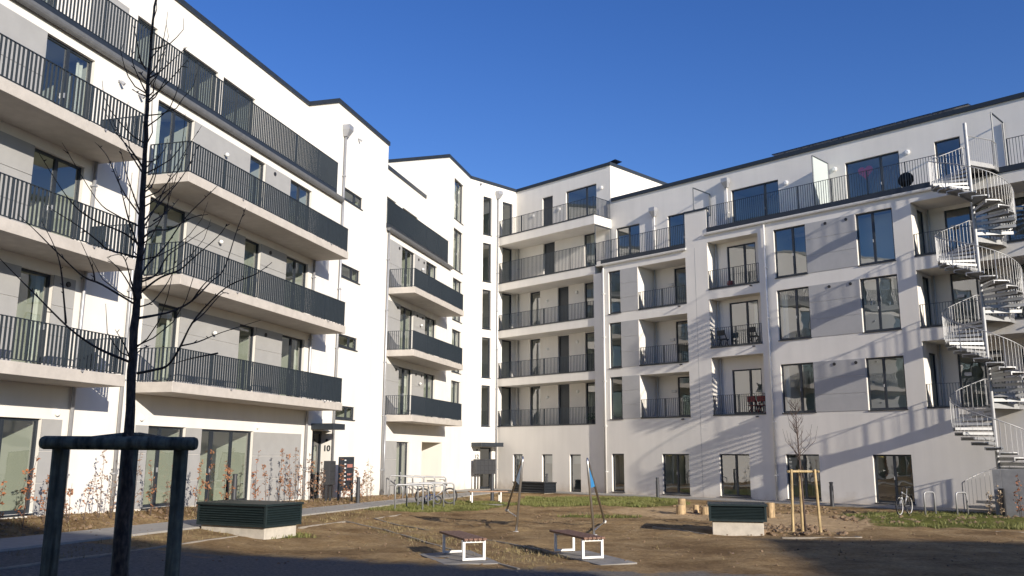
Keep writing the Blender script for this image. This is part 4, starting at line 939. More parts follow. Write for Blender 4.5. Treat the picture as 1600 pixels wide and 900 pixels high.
for i, (p, q) in enumerate((((-5.9, 43.3), (-4.8, 43.6)), ((-5.45, 44.0), (-4.35, 44.3)), ((-4.95, 44.7), (-3.85, 45.0)), ((-4.45, 45.4), (-3.35, 45.7)))):
    hoop(['leftmost bicycle hoop of the back row near the wall', 'second bicycle hoop from the left in the back row', 'third bicycle hoop from the left in the back row', 'rightmost bicycle hoop of the back row near the wall'][i], p, q, group='bicycle hoops in the back row')
hoop('left bicycle hoop on the grass near the spiral stairs', (15.5, 33.55), (15.98, 33.75), .86); hoop('right bicycle hoop on the grass near the spiral stairs', (16.72, 33.6), (17.22, 33.8), .85)
# low wall-side hoops by the pipe at entrance 10
for i, s in enumerate((-.9, 1.05)):
    p = PA.P(s, .7, 0); q = PA.P(s + .05, 1.4, 0); hoop(['low bicycle hoop at the wall left of the downpipe near house 12', 'low bicycle hoop at the wall below the grey panels of house 12'][i], p[:2], q[:2], .55)

def bicycle(label, rear, front, R=.33, frame='bike_silver', lean=0., kid=False, group=None, basket=False, rim='rim_grey'):
    """Wheels on the ground at rear and front points; diamond frame, saddle, bars."""
    g = ground_z(*rear); P0 = Vector((*rear, g)); P1 = Vector((*front, g)); u = (P1 - P0).normalized(); L = (P1 - P0).length; up = Vector((0, 0, 1)); sd = up.cross(u)
    up = (up + sd * lean).normalized(); V = lambda a, z, s=0.: P0 + u * a + up * z + sd * s
    b = thing('bicycle', label, 'bicycle', (P0 + P1) / 2, group)
    for a in (0, L):
        c = V(a, R); m = MB(); m.ring(c, R - .024, .026, sd, 32, 8); w = m.build('wheel', 'tyre', b, smooth=True)
        m = MB(); m.ring(c, R - .055, .012, sd, 32, 6); m.build('rim', rim, w, smooth=True)
        m = MB(); m.tube([c - sd * .04, c + sd * .04], .022, 8)
        for i in range(16):
            t = 2 * math.pi * i / 16; e = u * math.cos(t) + up * math.sin(t); m.tube([c + e * .015 + sd * (.02 if i % 2 else -.02), c + e * (R - .05)], .0022, 4, cap=False)
        m.build('spokes', 'rim_grey', w)
        m = MB(); n = 9; t0, t1 = (math.pi * .15, math.pi * .85)
        pv = None
        for i in range(n + 1):
            t = t0 + (t1 - t0) * i / n; e = u * math.cos(t) + up * math.sin(t); q = c + e * (R + .02)
            if pv: m.beam(pv, q, .05, .004, up=tuple(e))
            pv = q
        if not kid: m.build('mudguard', 'bike_black', b)
    k = R / .33
    bb, st, hd, hb = V(L * .42, .29 * k), V(L * .30, .72 * k), V(L * .80, .78 * k), V(L * .83, .62 * k)
    m = MB(); m.tube([bb, st], .017 * k, 8); m.tube([st * .9 + bb * .1, hd], .017 * k, 8); m.tube([bb, hb], .02 * k, 8); m.tube([hd + up * .04, hb], .02 * k, 8)
    for s in (-.035, .035):
        m.tube([V(0, R, s), bb], .010 * k, 6); m.tube([V(0, R, s), st * .93 + bb * .07], .009 * k, 6); m.tube([hb, V(L, R, s)], .013 * k, 6)
    m.build('frame', frame, b, smooth=True)
    m = MB(); m.tube([st, V(L * .275, .90 * k)], .012 * k, 8); m.build('seat_post', 'bike_silver', b)
    m = MB(); z = .92 * k; x0 = L * .275
    m.v = [V(x0 - .14 * k, z, -.085 * k), V(x0 - .14 * k, z, .085 * k), V(x0 + .02 * k, z + .0, .05 * k), V(x0 + .15 * k, z - .005, .02 * k), V(x0 + .15 * k, z - .005, -.02 * k), V(x0 + .02 * k, z, -.05 * k)]
    m.v += [v + up * (.045 * k) for v in m.v]; m.f = [(0, 1, 2, 3, 4, 5), (6, 7, 8, 9, 10, 11)] + [(i, (i + 1) % 6, 6 + (i + 1) % 6, 6 + i) for i in range(6)]
    m.build('saddle', 'bike_black', b, bevel=.01)
    m = MB(); hs = V(L * .78, .98 * k); m.tube([hd, hs], .014 * k, 8); m.tube([hs + sd * .28 * k - u * .13 * k, hs + sd * .2 * k, hs, hs - sd * .2 * k, hs - sd * .28 * k - u * .13 * k], .012 * k, 8); m.build('handlebar', 'bike_black', b, smooth=True)
    m = MB(); m.ring(bb + sd * .05, .085 * k, .008, sd, 20, 5); m.tube([bb + sd * .05, bb + sd * .06 + u * .1 * k - up * .13 * k], .01, 6); m.tube([bb - sd * .05, bb - sd * .06 - u * .1 * k + up * .13 * k], .01, 6)
    m.abox(bb + sd * .1 + u * .1 * k - up * .13 * k, (.04, .04, .012)); m.abox(bb - sd * .1 - u * .1 * k + up * .13 * k, (.04, .04, .012)); m.build('crank', 'bike_black', b)
    if not kid:
        m = MB(); m.beam(V(-.18, .74), V(.25, .74), .12, .015); m.tube([V(-.05, .74, .05), V(0, R, .05)], .006, 5); m.tube([V(-.05, .74, -.05), V(0, R, -.05)], .006, 5); m.build('luggage_rack', 'bike_black', b)
        m = MB(); m.tube([V(L * .86, .80), V(L * .9, .80)], .04, 10); m.build('headlamp', 'bike_black', b)
    return b
bicycle('silver adult bicycle parked at the hoops on the grass', (-3.70, 37.45), (-2.60, 37.85), .34, 'bike_silver'); bicycle('small blue child bicycle in front of the silver bicycle', (-3.72, 36.95), (-3.06, 37.2), .19, 'bike_blue', kid=True)
bicycle('dark bicycle with pale tyres parked in front of the rightmost ground floor window', (15.12, 34.1), (14.46, 33.42), .36, 'bike_silver', lean=.1, rim='white_metal')

# bent tube frames of the playground piece, with blue triangular sails between the tubes
def tube_frame(label, base, top, tip, low):
    b = thing('tube_frame', label, 'play frame', (*base, 0), 'steel tube frames of the playground'); B = Vector((*base, -.1)); T = Vector(top); Q = Vector(tip); W_ = Vector(low)
    m = MB(); d1 = (T - B).normalized(); d2 = (Q - T).normalized()
    cv = [T - d1 * .16, T - d1 * .05 + d2 * .01, T - d1 * .01 + d2 * .05, T + d2 * .16]
    m.tube([B, *cv, Q], .035, 12); m.build('tube', 'stainless', b, smooth=True)
    m = MB(); m.tube([Q, W_], .022, 10); m.build('tie_bar', 'stainless', b, smooth=True)
    m = MB(); m.tube([Q + Vector((0, 0, z)) for z in (-.06, -.04, 0, .04, .06)], [.01, .045, .06, .045, .01], 12); m.build('end_joint', 'white_metal', b, smooth=True)
    m = MB(); a0, a1, a2 = T - d1 * .15 + d2 * .02, B + (T - B) * .62, T + (Q - T) * .42
    nn = (a1 - a0).cross(a2 - a0).normalized() * .008
    m.v = [a0 - nn, a1 - nn, a2 - nn, a0 + nn, a1 + nn, a2 + nn]; m.f = [(0, 1, 2), (5, 4, 3), (0, 3, 4, 1), (1, 4, 5, 2), (2, 5, 3, 0)]; m.build('sail_panel', 'play_blue', b)
    m = MB(); m.tube([B + Vector((0, 0, .1)), B + Vector((0, 0, .115))], .08, 14); m.build('base_plate', 'white_metal', b)
tube_frame('left steel tube frame with a blue panel, leaning right', (.14, 25.97), (.34, 25.97, 2.14), (-.14, 29.5, .39), (.14, 26.2, .42)); tube_frame('right steel tube frame with a blue panel, leaning left', (2.32, 25.06), (2.14, 25.06, 2.11), (2.98, 28.6, .10), (2.33, 25.3, .10))

# logs set upright in the sand
for i, (x, y, r, h) in enumerate(((6.42, 33.95, .17, .34), (6.55, 34.35, .15, .55), (7.10, 34.4, .11, .32), (7.32, 33.7, .20, .30), (9.36, 32.3, .14, .52))):
    m = MB(); n = 8; m.tube([(x, y, -.1), (x, y, h * .5), (x, y, h - .03), (x, y, h)], [r * 1.03, r, r * .98, r * .90], 16)
    o = m.build('log_stump', 'log_wood', org=(x, y, 0)); o['label'] = ['short pale log stump, left of the tall one in the sand', 'tallest pale log stump of the group left of the ventilation box', 'slim pale log stump right of the tall one', 'broad low log stump half hidden by the ventilation box', 'pale log stump just right of the ventilation box'][i]; o['category'] = 'log'; o['group'] = 'log stumps in the sand'

# boards and letter boxes at the entrances
def notice_board():
    pl = PA; d = .9; s0, s1 = -6.62, -5.28; g = .3; b = thing('notice_board', 'dark notice board with rows of white and reddish plates beside entrance 10', 'sign', pl.P((s0 + s1) / 2, d, g))
    m = MB(); m.box(pl, s0, s1, d - .04, d + .04, .68, 2.06); m.build('board', 'anthracite', b, bevel=.008)
    m = MB(); m.box(pl, s0 - .0, s0 + .07, d - .035, d + .035, g - .2, .679); m.box(pl, s1 - .07, s1, d - .035, d + .035, g - .2, .679); m.build('leg', 'anthracite', b)
    rnd = random.Random(5)
    for i in range(7):
        z = 1.92 - i * .16; q = MB(); q.box(pl, s0 + .40, s0 + .56, d + .041, d + .046, z - .025, z + .025); q.build('name_plate', 'sign_white', b)
    for i in range(4):
        q = MB(); q.box(pl, s0 + .68 + i * .13, s0 + .78 + i * .13, d + .041, d + .046, 1.62, 1.76); q.build('name_plate', 'sign_red', b)
    for i in range(3):
        for j in range(2):
            q = MB(); q.box(pl, s0 + .70 + i * .17, s0 + .82 + i * .17, d + .041, d + .045, 1.3 - j * .2, 1.38 - j * .2); q.build('name_plate', 'sign_red', b)
notice_board()
def letter_boxes(label, pl, s0, s1, d, z0, z1, legs, rows, cols, dep=.28):
    b = thing('letter_boxes', label, 'letter box', pl.P((s0 + s1) / 2, d, ground_z(*pl.P((s0 + s1) / 2, d, 0)[:2])))
    m = MB(); m.box(pl, s0, s1, d - dep, d, z0, z1); m.build('housing', 'bollard_grey', b, bevel=.01)
    w, h = (s1 - s0) / cols, (z1 - z0) / rows
    for i in range(cols):
        for j in range(rows):
            q = MB(); q.box(pl, s0 + i * w + .015, s0 + (i + 1) * w - .015, d + .002, d + .014, z0 + j * h + .015, z0 + (j + 1) * h - .015); o = q.build('flap', 'bollard_grey', b)
            q = MB(); q.box(pl, s0 + i * w + .06, s0 + (i + 1) * w - .06, d + .015, d + .02, z0 + (j + .68) * h, z0 + (j + .76) * h); q.build('slot', 'black_plastic', o)
    for s in legs:
        q = MB(); q.box(pl, s - .03, s + .03, d - dep * .7, d - dep * .4, -.1, z0 - .001); q.build('leg', 'bollard_grey', b)
letter_boxes('grey letter boxes on legs left of the notice board at entrance 10', PA, -7.35, -6.85, .85, .95, 1.9, (-7.28, -6.92), 3, 1)
letter_boxes('dark grey letter box bank on legs in front of entrance 12', PW, .55, 2.25, .55, .95, 1.88, (.62, .85, 1.95, 2.18), 3, 5)

# retaining wall with a dark post beside the stairs
b = thing('concrete_wall', 'grey concrete wall block beside the foot of the spiral stairs', 'wall', PR.P(23.4, 3.4, 0)); m = MB(); m.box(PR, 21.95, 27, 3.25, 3.55, -.3, 1.72); m.box(PR, 21.65, 21.95, .8, 3.55, -.3, 1.72); m.build('concrete_panel', 'concrete_grey', b, bevel=.012)
m = MB(); m.box(PR, 21.86, 22.02, 3.58, 3.74, -.2, 1.02); m.build('post', 'black_plastic', b)

# things on the loggias and the terrace
def chair(label, pl, s, d, z, face=1, m_='black_plastic', group='folding chairs on the loggias'):
    b = thing('folding_chair', label, 'chair', pl.P(s, d, z), group); P = pl.P
    m = MB(); m.box(pl, s - .22, s + .22, d - .22, d + .22, z + .42, z + .45); m.build('seat', m_, b)
    m = MB(); m.box(pl, s - .22, s + .22, d + face * .2 - .015, d + face * .2 + .015, z + .62, z + .9); m.build('backrest', m_, b)
    for a in (-.19, .19):
        m = MB(); m.beam(P(s + a, d - .2 * face, z + .02), P(s + a, d + .2 * face, z + .9), .03, .03); m.build('leg', m_, b)
        m = MB(); m.beam(P(s + a, d + .2 * face, z + .02), P(s + a, d - .18 * face, z + .43), .03, .03); m.build('leg', m_, b)
chair('black folding chair at the left of the middle loggia on the second floor', PR, 7.95, -.38, 7.81); chair('black folding chair at the right of the middle loggia on the second floor', PR, 9.75, -.38, 7.81)
chair('red folding chair on the middle loggia of the first floor', PR, 9.55, -.38, 4.25, m_='red_paint'); chair('second red folding chair on the middle loggia of the first floor, nearer the corner', PR, 10.1, -.38, 4.25, m_='red_paint')
m = MB(); m.tube([PR.P(8.6, -.3, 10.96), PR.P(8.6, -.3, 11.15), PR.P(8.6, -.3, 11.3)], [.12, .2, .17], 12); o = m.build('flower_pot', 'red_paint'); o['label'] = 'red flower pot on the top middle loggia'; o['category'] = 'pot'
p = PR.P(18.05, -.35, 14.12); b = thing('satellite_dish', 'round dark satellite dish behind the roof terrace railing', 'dish', p); m = MB(); c = PR.P(18.05, -.30, 14.78); nn = Vector((PR.n[0], PR.n[1], .0)); m.tube([c, c + nn * .03, c + nn * .09], [.05, .28, .36], 24); m.build('dish', 'black_plastic', b, smooth=True)
m = MB(); m.tube([p, PR.P(18.05, -.33, 14.78)], .03, 8); m.build('stand', 'zinc', b)
hb = MB(); cs = 15.40; cz = 16.25; pts = []
for i in range(28):
    t = 2 * math.pi * i / 28; pts.append((.026 * 16 * math.sin(t) ** 3 * .9, .024 * (13 * math.cos(t) - 5 * math.cos(2 * t) - 2 * math.cos(3 * t) - math.cos(4 * t))))
hb.v = [PB.P(cs + a, -.42, cz + e) for a, e in pts] + [PB.P(cs + a, -.38, cz + e) for a, e in pts]; n = 28
hb.f = [tuple(range(n)), tuple(range(n, 2 * n))] + [(i, (i + 1) % n, n + (i + 1) % n, n + i) for i in range(n)]
o = hb.build('heart_decoration', 'heart_red'); o['label'] = 'red heart hung on the roof terrace window'; o['category'] = 'decoration'
m = MB(); rnd = random.Random(2); c0 = PG.P(-1.3, -.45, 4.0)
b = thing('potted_plant', 'small green potted plant at the right end of the first floor gallery', 'plant', c0); m.tube([c0, c0 + Vector((0, 0, .25))], [.1, .14], 12); m.build('pot', 'bollard_grey', b)
mat('leaf_green', (.03, .11, .05), .6, noise=.4, nscale=8); m = MB()
for i in range(160):
    v = Vector((rnd.gauss(0, .2), rnd.gauss(0, .2), rnd.uniform(.2, .62))); a = Vector((rnd.gauss(0, 1), rnd.gauss(0, 1), rnd.gauss(0, 1))).normalized() * .05; e = Vector((rnd.gauss(0, 1), rnd.gauss(0, 1), rnd.gauss(0, 1))).normalized() * .04; m.quad(c0 + v - a, c0 + v + e, c0 + v + a, c0 + v - e)
m.build('leaves', 'leaf_green', b, fix=False)

# ------------------------------------------------------------------ planting
def sapling(label, x, y, h, seed, lm, leafy=1., group='beech saplings in the bed along the left block', spread=.2):
    rnd = random.Random(seed); g = ground_z(x, y); b = thing('beech_sapling', label, 'sapling', (x, y, g), group)
    st, lv = MB(), MB(); n = rnd.choice((1, 2, 2))
    def leaf(p, s):
        a = Vector((rnd.gauss(0, 1), rnd.gauss(0, 1), rnd.gauss(0, .8))).normalized(); e = a.cross(Vector((rnd.gauss(0, 1), rnd.gauss(0, 1), rnd.gauss(0, 1)))).normalized()
        lv.quad(p, p + a * s * .5 + e * s * .3, p + a * s, p + a * s * .5 - e * s * .3)
    for k in range(n):
        hh = h * (1 if k == 0 else rnd.uniform(.6, .9)); lx, ly = rnd.uniform(-spread, spread), rnd.uniform(-spread * .6, spread * .6); p0 = Vector((x + rnd.uniform(-.05, .05), y + rnd.uniform(-.05, .05), g - .05)); pts = []
        for i in range(9):
            t = i / 8; pts.append(p0 + Vector((lx * t * t + rnd.uniform(-.02, .02) * t, ly * t * t + rnd.uniform(-.02, .02) * t, hh * t)))
        st.tube(pts, [.011 * (1 - t / 8 * .75) for t in range(9)], 5)
        for i in range(int(hh * 11)):
            t = rnd.uniform(.15, 1); j = min(7, int(t * 8)); p = pts[j].lerp(pts[j + 1], t * 8 - j); a = rnd.uniform(0, 6.28); L = rnd.uniform(.08, .26) * (1.15 - t); q = p + Vector((math.cos(a) * L, math.sin(a) * L, L * rnd.uniform(.4, 1.2)))
            st.tube([p, q], [.004, .0022], 4, cap=False)
            for _ in range(int(rnd.uniform(1, 5) * leafy)): leaf(p.lerp(q, rnd.uniform(.3, 1)) + Vector((rnd.gauss(0, .015), rnd.gauss(0, .015), rnd.gauss(0, .015))), rnd.uniform(.05, .095))
    st.build('stem', 'twig', b)
    if lv.v: lv.build('leaves', lm, b, fix=False)
PL = [(-23.6, .9, .9, 'leaf_orange', 1.6), (-22.9, .9, 1.35, 'leaf_orange', 1.3), (-22.2, .8, 1.05, 'leaf_brown', 1.4), (-21.5, .9, .8, 'leaf_brown', 1.2), (-20.9, .9, 1.0, 'leaf_brown', .7),
      (-20.35, .8, 1.55, 'leaf_dry', .8), (-19.95, .9, 1.4, 'leaf_dry', .7), (-19.5, .8, 1.65, 'leaf_dry', .7), (-19.0, .8, 1.5, 'leaf_dry', .8), (-18.3, .9, 1.3, 'leaf_brown', .9), (-17.6, .9, 1.3, 'leaf_dry', .9), (-17.0, .8, 1.1, 'leaf_brown', 1.3), (-16.3, .9, 1.3, 'leaf_brown', 1.2), (-15.5, .8, 1.6, 'leaf_brown', 1.4), (-14.9, .9, 1.2, 'leaf_brown', 1.2), (-14.3, .8, 1.3, 'leaf_brown', 1.0),
      (-12.9, .9, 1.6, 'leaf_orange', 1.1), (-12.3, .9, 1.2, 'leaf_brown', 1.3), (-11.2, .8, 1.7, 'leaf_brown', 1.2), (-10.6, .9, 1.5, 'leaf_brown', 1.3), (-10.1, .8, 1.75, 'leaf_dry', 1.1), (-9.6, .8, 1.4, 'leaf_brown', 1.2), (-9.1, .9, 1.6, 'leaf_dry', 1.1), (-8.5, .8, 1.5, 'leaf_brown', 1.0), (-7.9, .8, 1.2, 'leaf_dry', .9),
      (-7.2, .5, 1.3, 'leaf_brown', 1.2), (-6.9, 1.3, 1.5, 'leaf_brown', 1.4), (-6.4, 1.3, 1.3, 'leaf_brown', 1.4), (-5.8, 1.35, 1.2, 'leaf_brown', 1.3), (-5.3, 1.35, 1.1, 'leaf_brown', 1.3), (-4.4, 1.2, 1.5, 'leaf_pale', 1.0), (-4.0, 1.2, 1.3, 'leaf_pale', .9)]
where = {}
for i, (s, d, h, lm, lf) in enumerate(PL):
    zone = 'under the wide window left of the near tree' if s < -21.3 else 'against the white wall left of the near tree' if s < -18.6 else 'between the near tree and its right stake' if s < -15.6 else 'in front of the three-pane window' if s < -11.7 else 'in front of the grey ground floor panels' if s < -7.5 else 'in front of entrance 10 and its notice board'
    lf_w = {'leaf_orange': 'orange-leaved', 'leaf_brown': 'brown-leaved', 'leaf_dry': 'sparse grey-brown', 'leaf_pale': 'pale-leaved'}[lm]
    key = (zone, lf_w); where[key] = where.get(key, 0) + 1; ordw = ['leftmost', 'second', 'third', 'fourth', 'fifth', 'sixth'][where[key] - 1]
    p = PA.P(s, d, 0); h *= 1.22; lf *= 1.35; sapling(f'{ordw} {lf_w} sapling from the left {zone}', p.x, p.y, h, 100 + i, lm, lf)
for i, (s, d, h, lm) in enumerate(((22.0, 4.1, 1.35, 'leaf_pale'), (21.7, 4.3, 1.0, 'leaf_pale'), (22.6, 3.95, 1.6, 'leaf_orange'), (23.2, 4.0, 1.1, 'leaf_orange'))):
    p = PR.P(s, d, 0); sapling(['pale-leaved shrub in front of the dark post by the stairs', 'lower pale-leaved shrub left of the dark post by the stairs', 'orange-leaved shrub before the grey concrete wall', 'low orange-leaved shrub at the right before the grey concrete wall'][i], p.x, p.y, h, 300 + i, lm, 1.7, group='shrubs by the stair foot', spread=.12)

def staked_tree():
    x, y = 8.46, 25.95; b = thing('young_tree', 'slim bare young tree tied between pale stakes, right of the ventilation box', 'tree', (x, y, 0)); rnd = random.Random(12)
    tr = [Vector(p) for p in ((8.5, 25.95, -.1), (8.47, 25.95, 1.0), (8.44, 25.95, 1.8), (8.42, 25.95, 2.6), (8.40, 25.95, 3.2), (8.40, 25.95, 3.75))]
    m = MB(); m.tube(tr, [.035, .03, .026, .02, .013, .005], 8); m.build('trunk', 'twig', b, smooth=True); m = MB()
    for i in range(30):
        t = rnd.uniform(2.0, 3.6); j = max(k for k in range(5) if tr[k].z <= t); p = tr[j].lerp(tr[j + 1], (t - tr[j].z) / (tr[j + 1].z - tr[j].z)); a = rnd.uniform(0, 6.28); L = rnd.uniform(.35, .75) * (1.25 - (t - 2) / 2.2)
        q = p + Vector((math.cos(a) * L * .55, math.sin(a) * L * .55, L * .55)); e = q + Vector((math.cos(a) * L * .12, math.sin(a) * L * .12, L * .5)); m.tube([p, q, e], [.008, .006, .003], 5, cap=False)
        for _ in range(3):
            f = rnd.uniform(.3, 1); c = p.lerp(q, f); a2 = rnd.uniform(0, 6.28); m.tube([c, c + Vector((math.cos(a2) * .12, math.sin(a2) * .12, .18))], [.004, .002], 4, cap=False)
    m.build('crown', 'twig', b)
    b2 = thing('tree_stake_frame', 'pale timber tripod of three stakes holding the slim tree on the right', 'tree stakes', (8.45, 26.1, 0)); F = ((8.05, 25.72), (8.9, 25.85), (8.50, 26.25)); T = [(fx + (8.47 - fx) * .16, fy + (26.0 - fy) * .16, 1.80) for fx, fy in F]
    for f, t in zip(F, T): m = MB(); m.tube([(*f, -.2), t], [.042, .038], 12); m.build('stake', 'stake_wood', b2)
    for i in range(3):
        a, e = Vector(T[i]), Vector(T[(i + 1) % 3]); u = (e - a).normalized(); o = u.cross(Vector((0, 0, 1))) * (.06 if i else -.06); m = MB(); m.tube([a - u * .1 + o - Vector((0, 0, .06)), e + u * .1 + o - Vector((0, 0, .06))], .035, 10); m.build('cross_bar', 'stake_wood', b2)
    m = MB(); m.tube([(8.36, 25.84, 1.72), (8.44, 25.9, 1.73), (8.5, 25.92, 1.72)], .02, 6); m.build('strap', 'strap', b2)
staked_tree()

def near_tree():
    b = thing('young_tree', 'bare dark young tree in the left foreground, taller than the picture', 'tree', (-2.6, 6.1, 0.)); rnd = random.Random(31)
    t = [Vector((-2.60, 6.1, ground_z(-2.6, 6.1) - .2))] + [Vector(p) for p in TRUNK] + [Vector((-2.75, 6.12, 6.4))]
    # subdivide and make it knobby
    pts, rad = [], []
    for i in range(len(t) - 1):
        for k in range(4):
            f = k / 4; p = t[i].lerp(t[i + 1], f); z = p.z; r = lerp_tab(((1, .052), (1.6, .048), (2.2, .036), (2.6, .030), (3.3, .026), (3.9, .022), (4.4, .0165), (5, .0115), (5.6, .008), (6.4, .004)), z); r *= (1 + .10 * math.sin(z * 17) * (rnd.random())) + (.22 if rnd.random() < .10 else 0)
            pts.append(p + Vector((rnd.uniform(-.004, .004), rnd.uniform(-.004, .004), 0))); rad.append(r)
    m = MB(); m.tube(pts, rad, 12); m.build('trunk', 'bark', b, smooth=True)
    m = MB(); tw = MB()
    for L in BRANCHES:
        q = [Vector(p) for p in L]; n = len(q); r0 = .0098 if n > 6 else .0078 if n > 4 else .0065 if n > 2 else .005
        # smooth subdivision
        sp, rr = [], []
        for i in range(n - 1):
            p0, p1, p2, p3 = q[max(i - 1, 0)], q[i], q[i + 1], q[min(i + 2, n - 1)]
            for k in range(4):
                f = k / 4; sp.append(.5 * ((2 * p1) + (p2 - p0) * f + (2 * p0 - 5 * p1 + 4 * p2 - p3) * f * f + (3 * p1 - p0 - 3 * p2 + p3) * f ** 3)); rr.append(r0 * (1 - .78 * (i + f) / (n - 1)) * rnd.uniform(.92, 1.12))
        sp.append(q[-1]); rr.append(r0 * .2); m.tube(sp, rr, 7)
        ln = sum((sp[i + 1] - sp[i]).length for i in range(len(sp) - 1))
        for _ in range(int(ln * 7)):
            i = rnd.randrange(2, len(sp) - 1); d = (sp[i] - sp[i - 1]).normalized(); s = Vector((rnd.gauss(0, 1), rnd.gauss(0, 1), rnd.gauss(0.4, .6))).normalized(); e = sp[i] + (d * .5 + s * .7) * rnd.uniform(.015, .05)
            tw.tube([sp[i], e], [.004, .0025], 4, cap=False)
    for k in range(30):      # thin shoots filling the crown all round
        z = rnd.uniform(2.75, 5.3); j = max(i for i in range(len(t) - 1) if t[i].z <= z); p = t[j].lerp(t[j + 1], (z - t[j].z) / (t[j + 1].z - t[j].z)); a = rnd.uniform(0, 6.28); L = rnd.uniform(.35, .8) * (1.25 - (z - 2.7) / 4); el = rnd.uniform(.5, 1.0)
        q = [p]
        for i in range(1, 6):
            f = i / 5; q.append(p + Vector((math.cos(a), math.sin(a), 0)) * (L * f * math.cos(el * f + .2)) + Vector((rnd.uniform(-.015, .015), rnd.uniform(-.015, .015), L * f * math.sin(el * f + .25))))
        m.tube(q, [.0055, .0045, .0038, .003, .0023, .0014], 6)
    o = m.build('crown', 'bark', b, smooth=True); tw.build('buds', 'bark', o, kind='stuff')
    g = ground_z(-2.8, 6.1) - .2
    b2 = thing('tree_stake_frame', 'weathered dark log frame around the near tree in the left foreground', 'tree stakes', (-2.8, 6.2, 0))
    for (x, y), r, zt in (((-2.98, 5.86), .052, 2.225), ((-2.185, 5.86), .046, 2.225), ((-2.80, 6.5), .060, 2.325)):
        m = MB(); m.tube([(x, y, g), (x, y, 1.2), (x, y, zt), (x, y, zt + .02)], [r, r, r, r * .8], 16); m.build('stake', 'stake_weathered', b2, smooth=False)
    def half_log(p, q, r):
        m = MB(); p, q = Vector(p), Vector(q); u = (q - p).normalized(); m.tube([p, p + u * .02, p.lerp(q, .5), q - u * .02, q], [r * .8, r, r * 1.02, r, r * .8], 18); m.build('cross_bar', 'stake_weathered', b2)
    half_log((-3.06, 5.76, 2.262), (-2.05, 5.76, 2.258), .044); half_log((-2.93, 5.9, 2.27), (-2.80, 6.43, 2.325), .022); half_log((-2.22, 5.9, 2.27), (-2.72, 6.43, 2.325), .022)
    m = MB(); m.tube([(-2.52, 5.75, 2.312), (-2.56, 5.9, 2.30), (-2.60, 6.04, 2.29), (-2.68, 6.12, 2.29), (-2.70, 6.2, 2.29)], .014, 8); m.build('strap', 'strap', b2)
TRUNK = [(-2.626, 6.1, 1.366), (-2.632, 6.1, 1.677), (-2.632, 6.1, 1.973), (-2.65, 6.1, 2.493), (-2.663, 6.1, 2.85), (-2.671, 6.1, 3.26), (-2.671, 6.1, 3.587), (-2.686, 6.1, 3.92), (-2.699, 6.1, 4.358), (-2.71, 6.1, 4.607), (-2.724, 6.1, 5.012), (-2.73, 6.1, 5.374), (-2.723, 6.1, 5.585), (-2.734, 6.1, 5.905)]
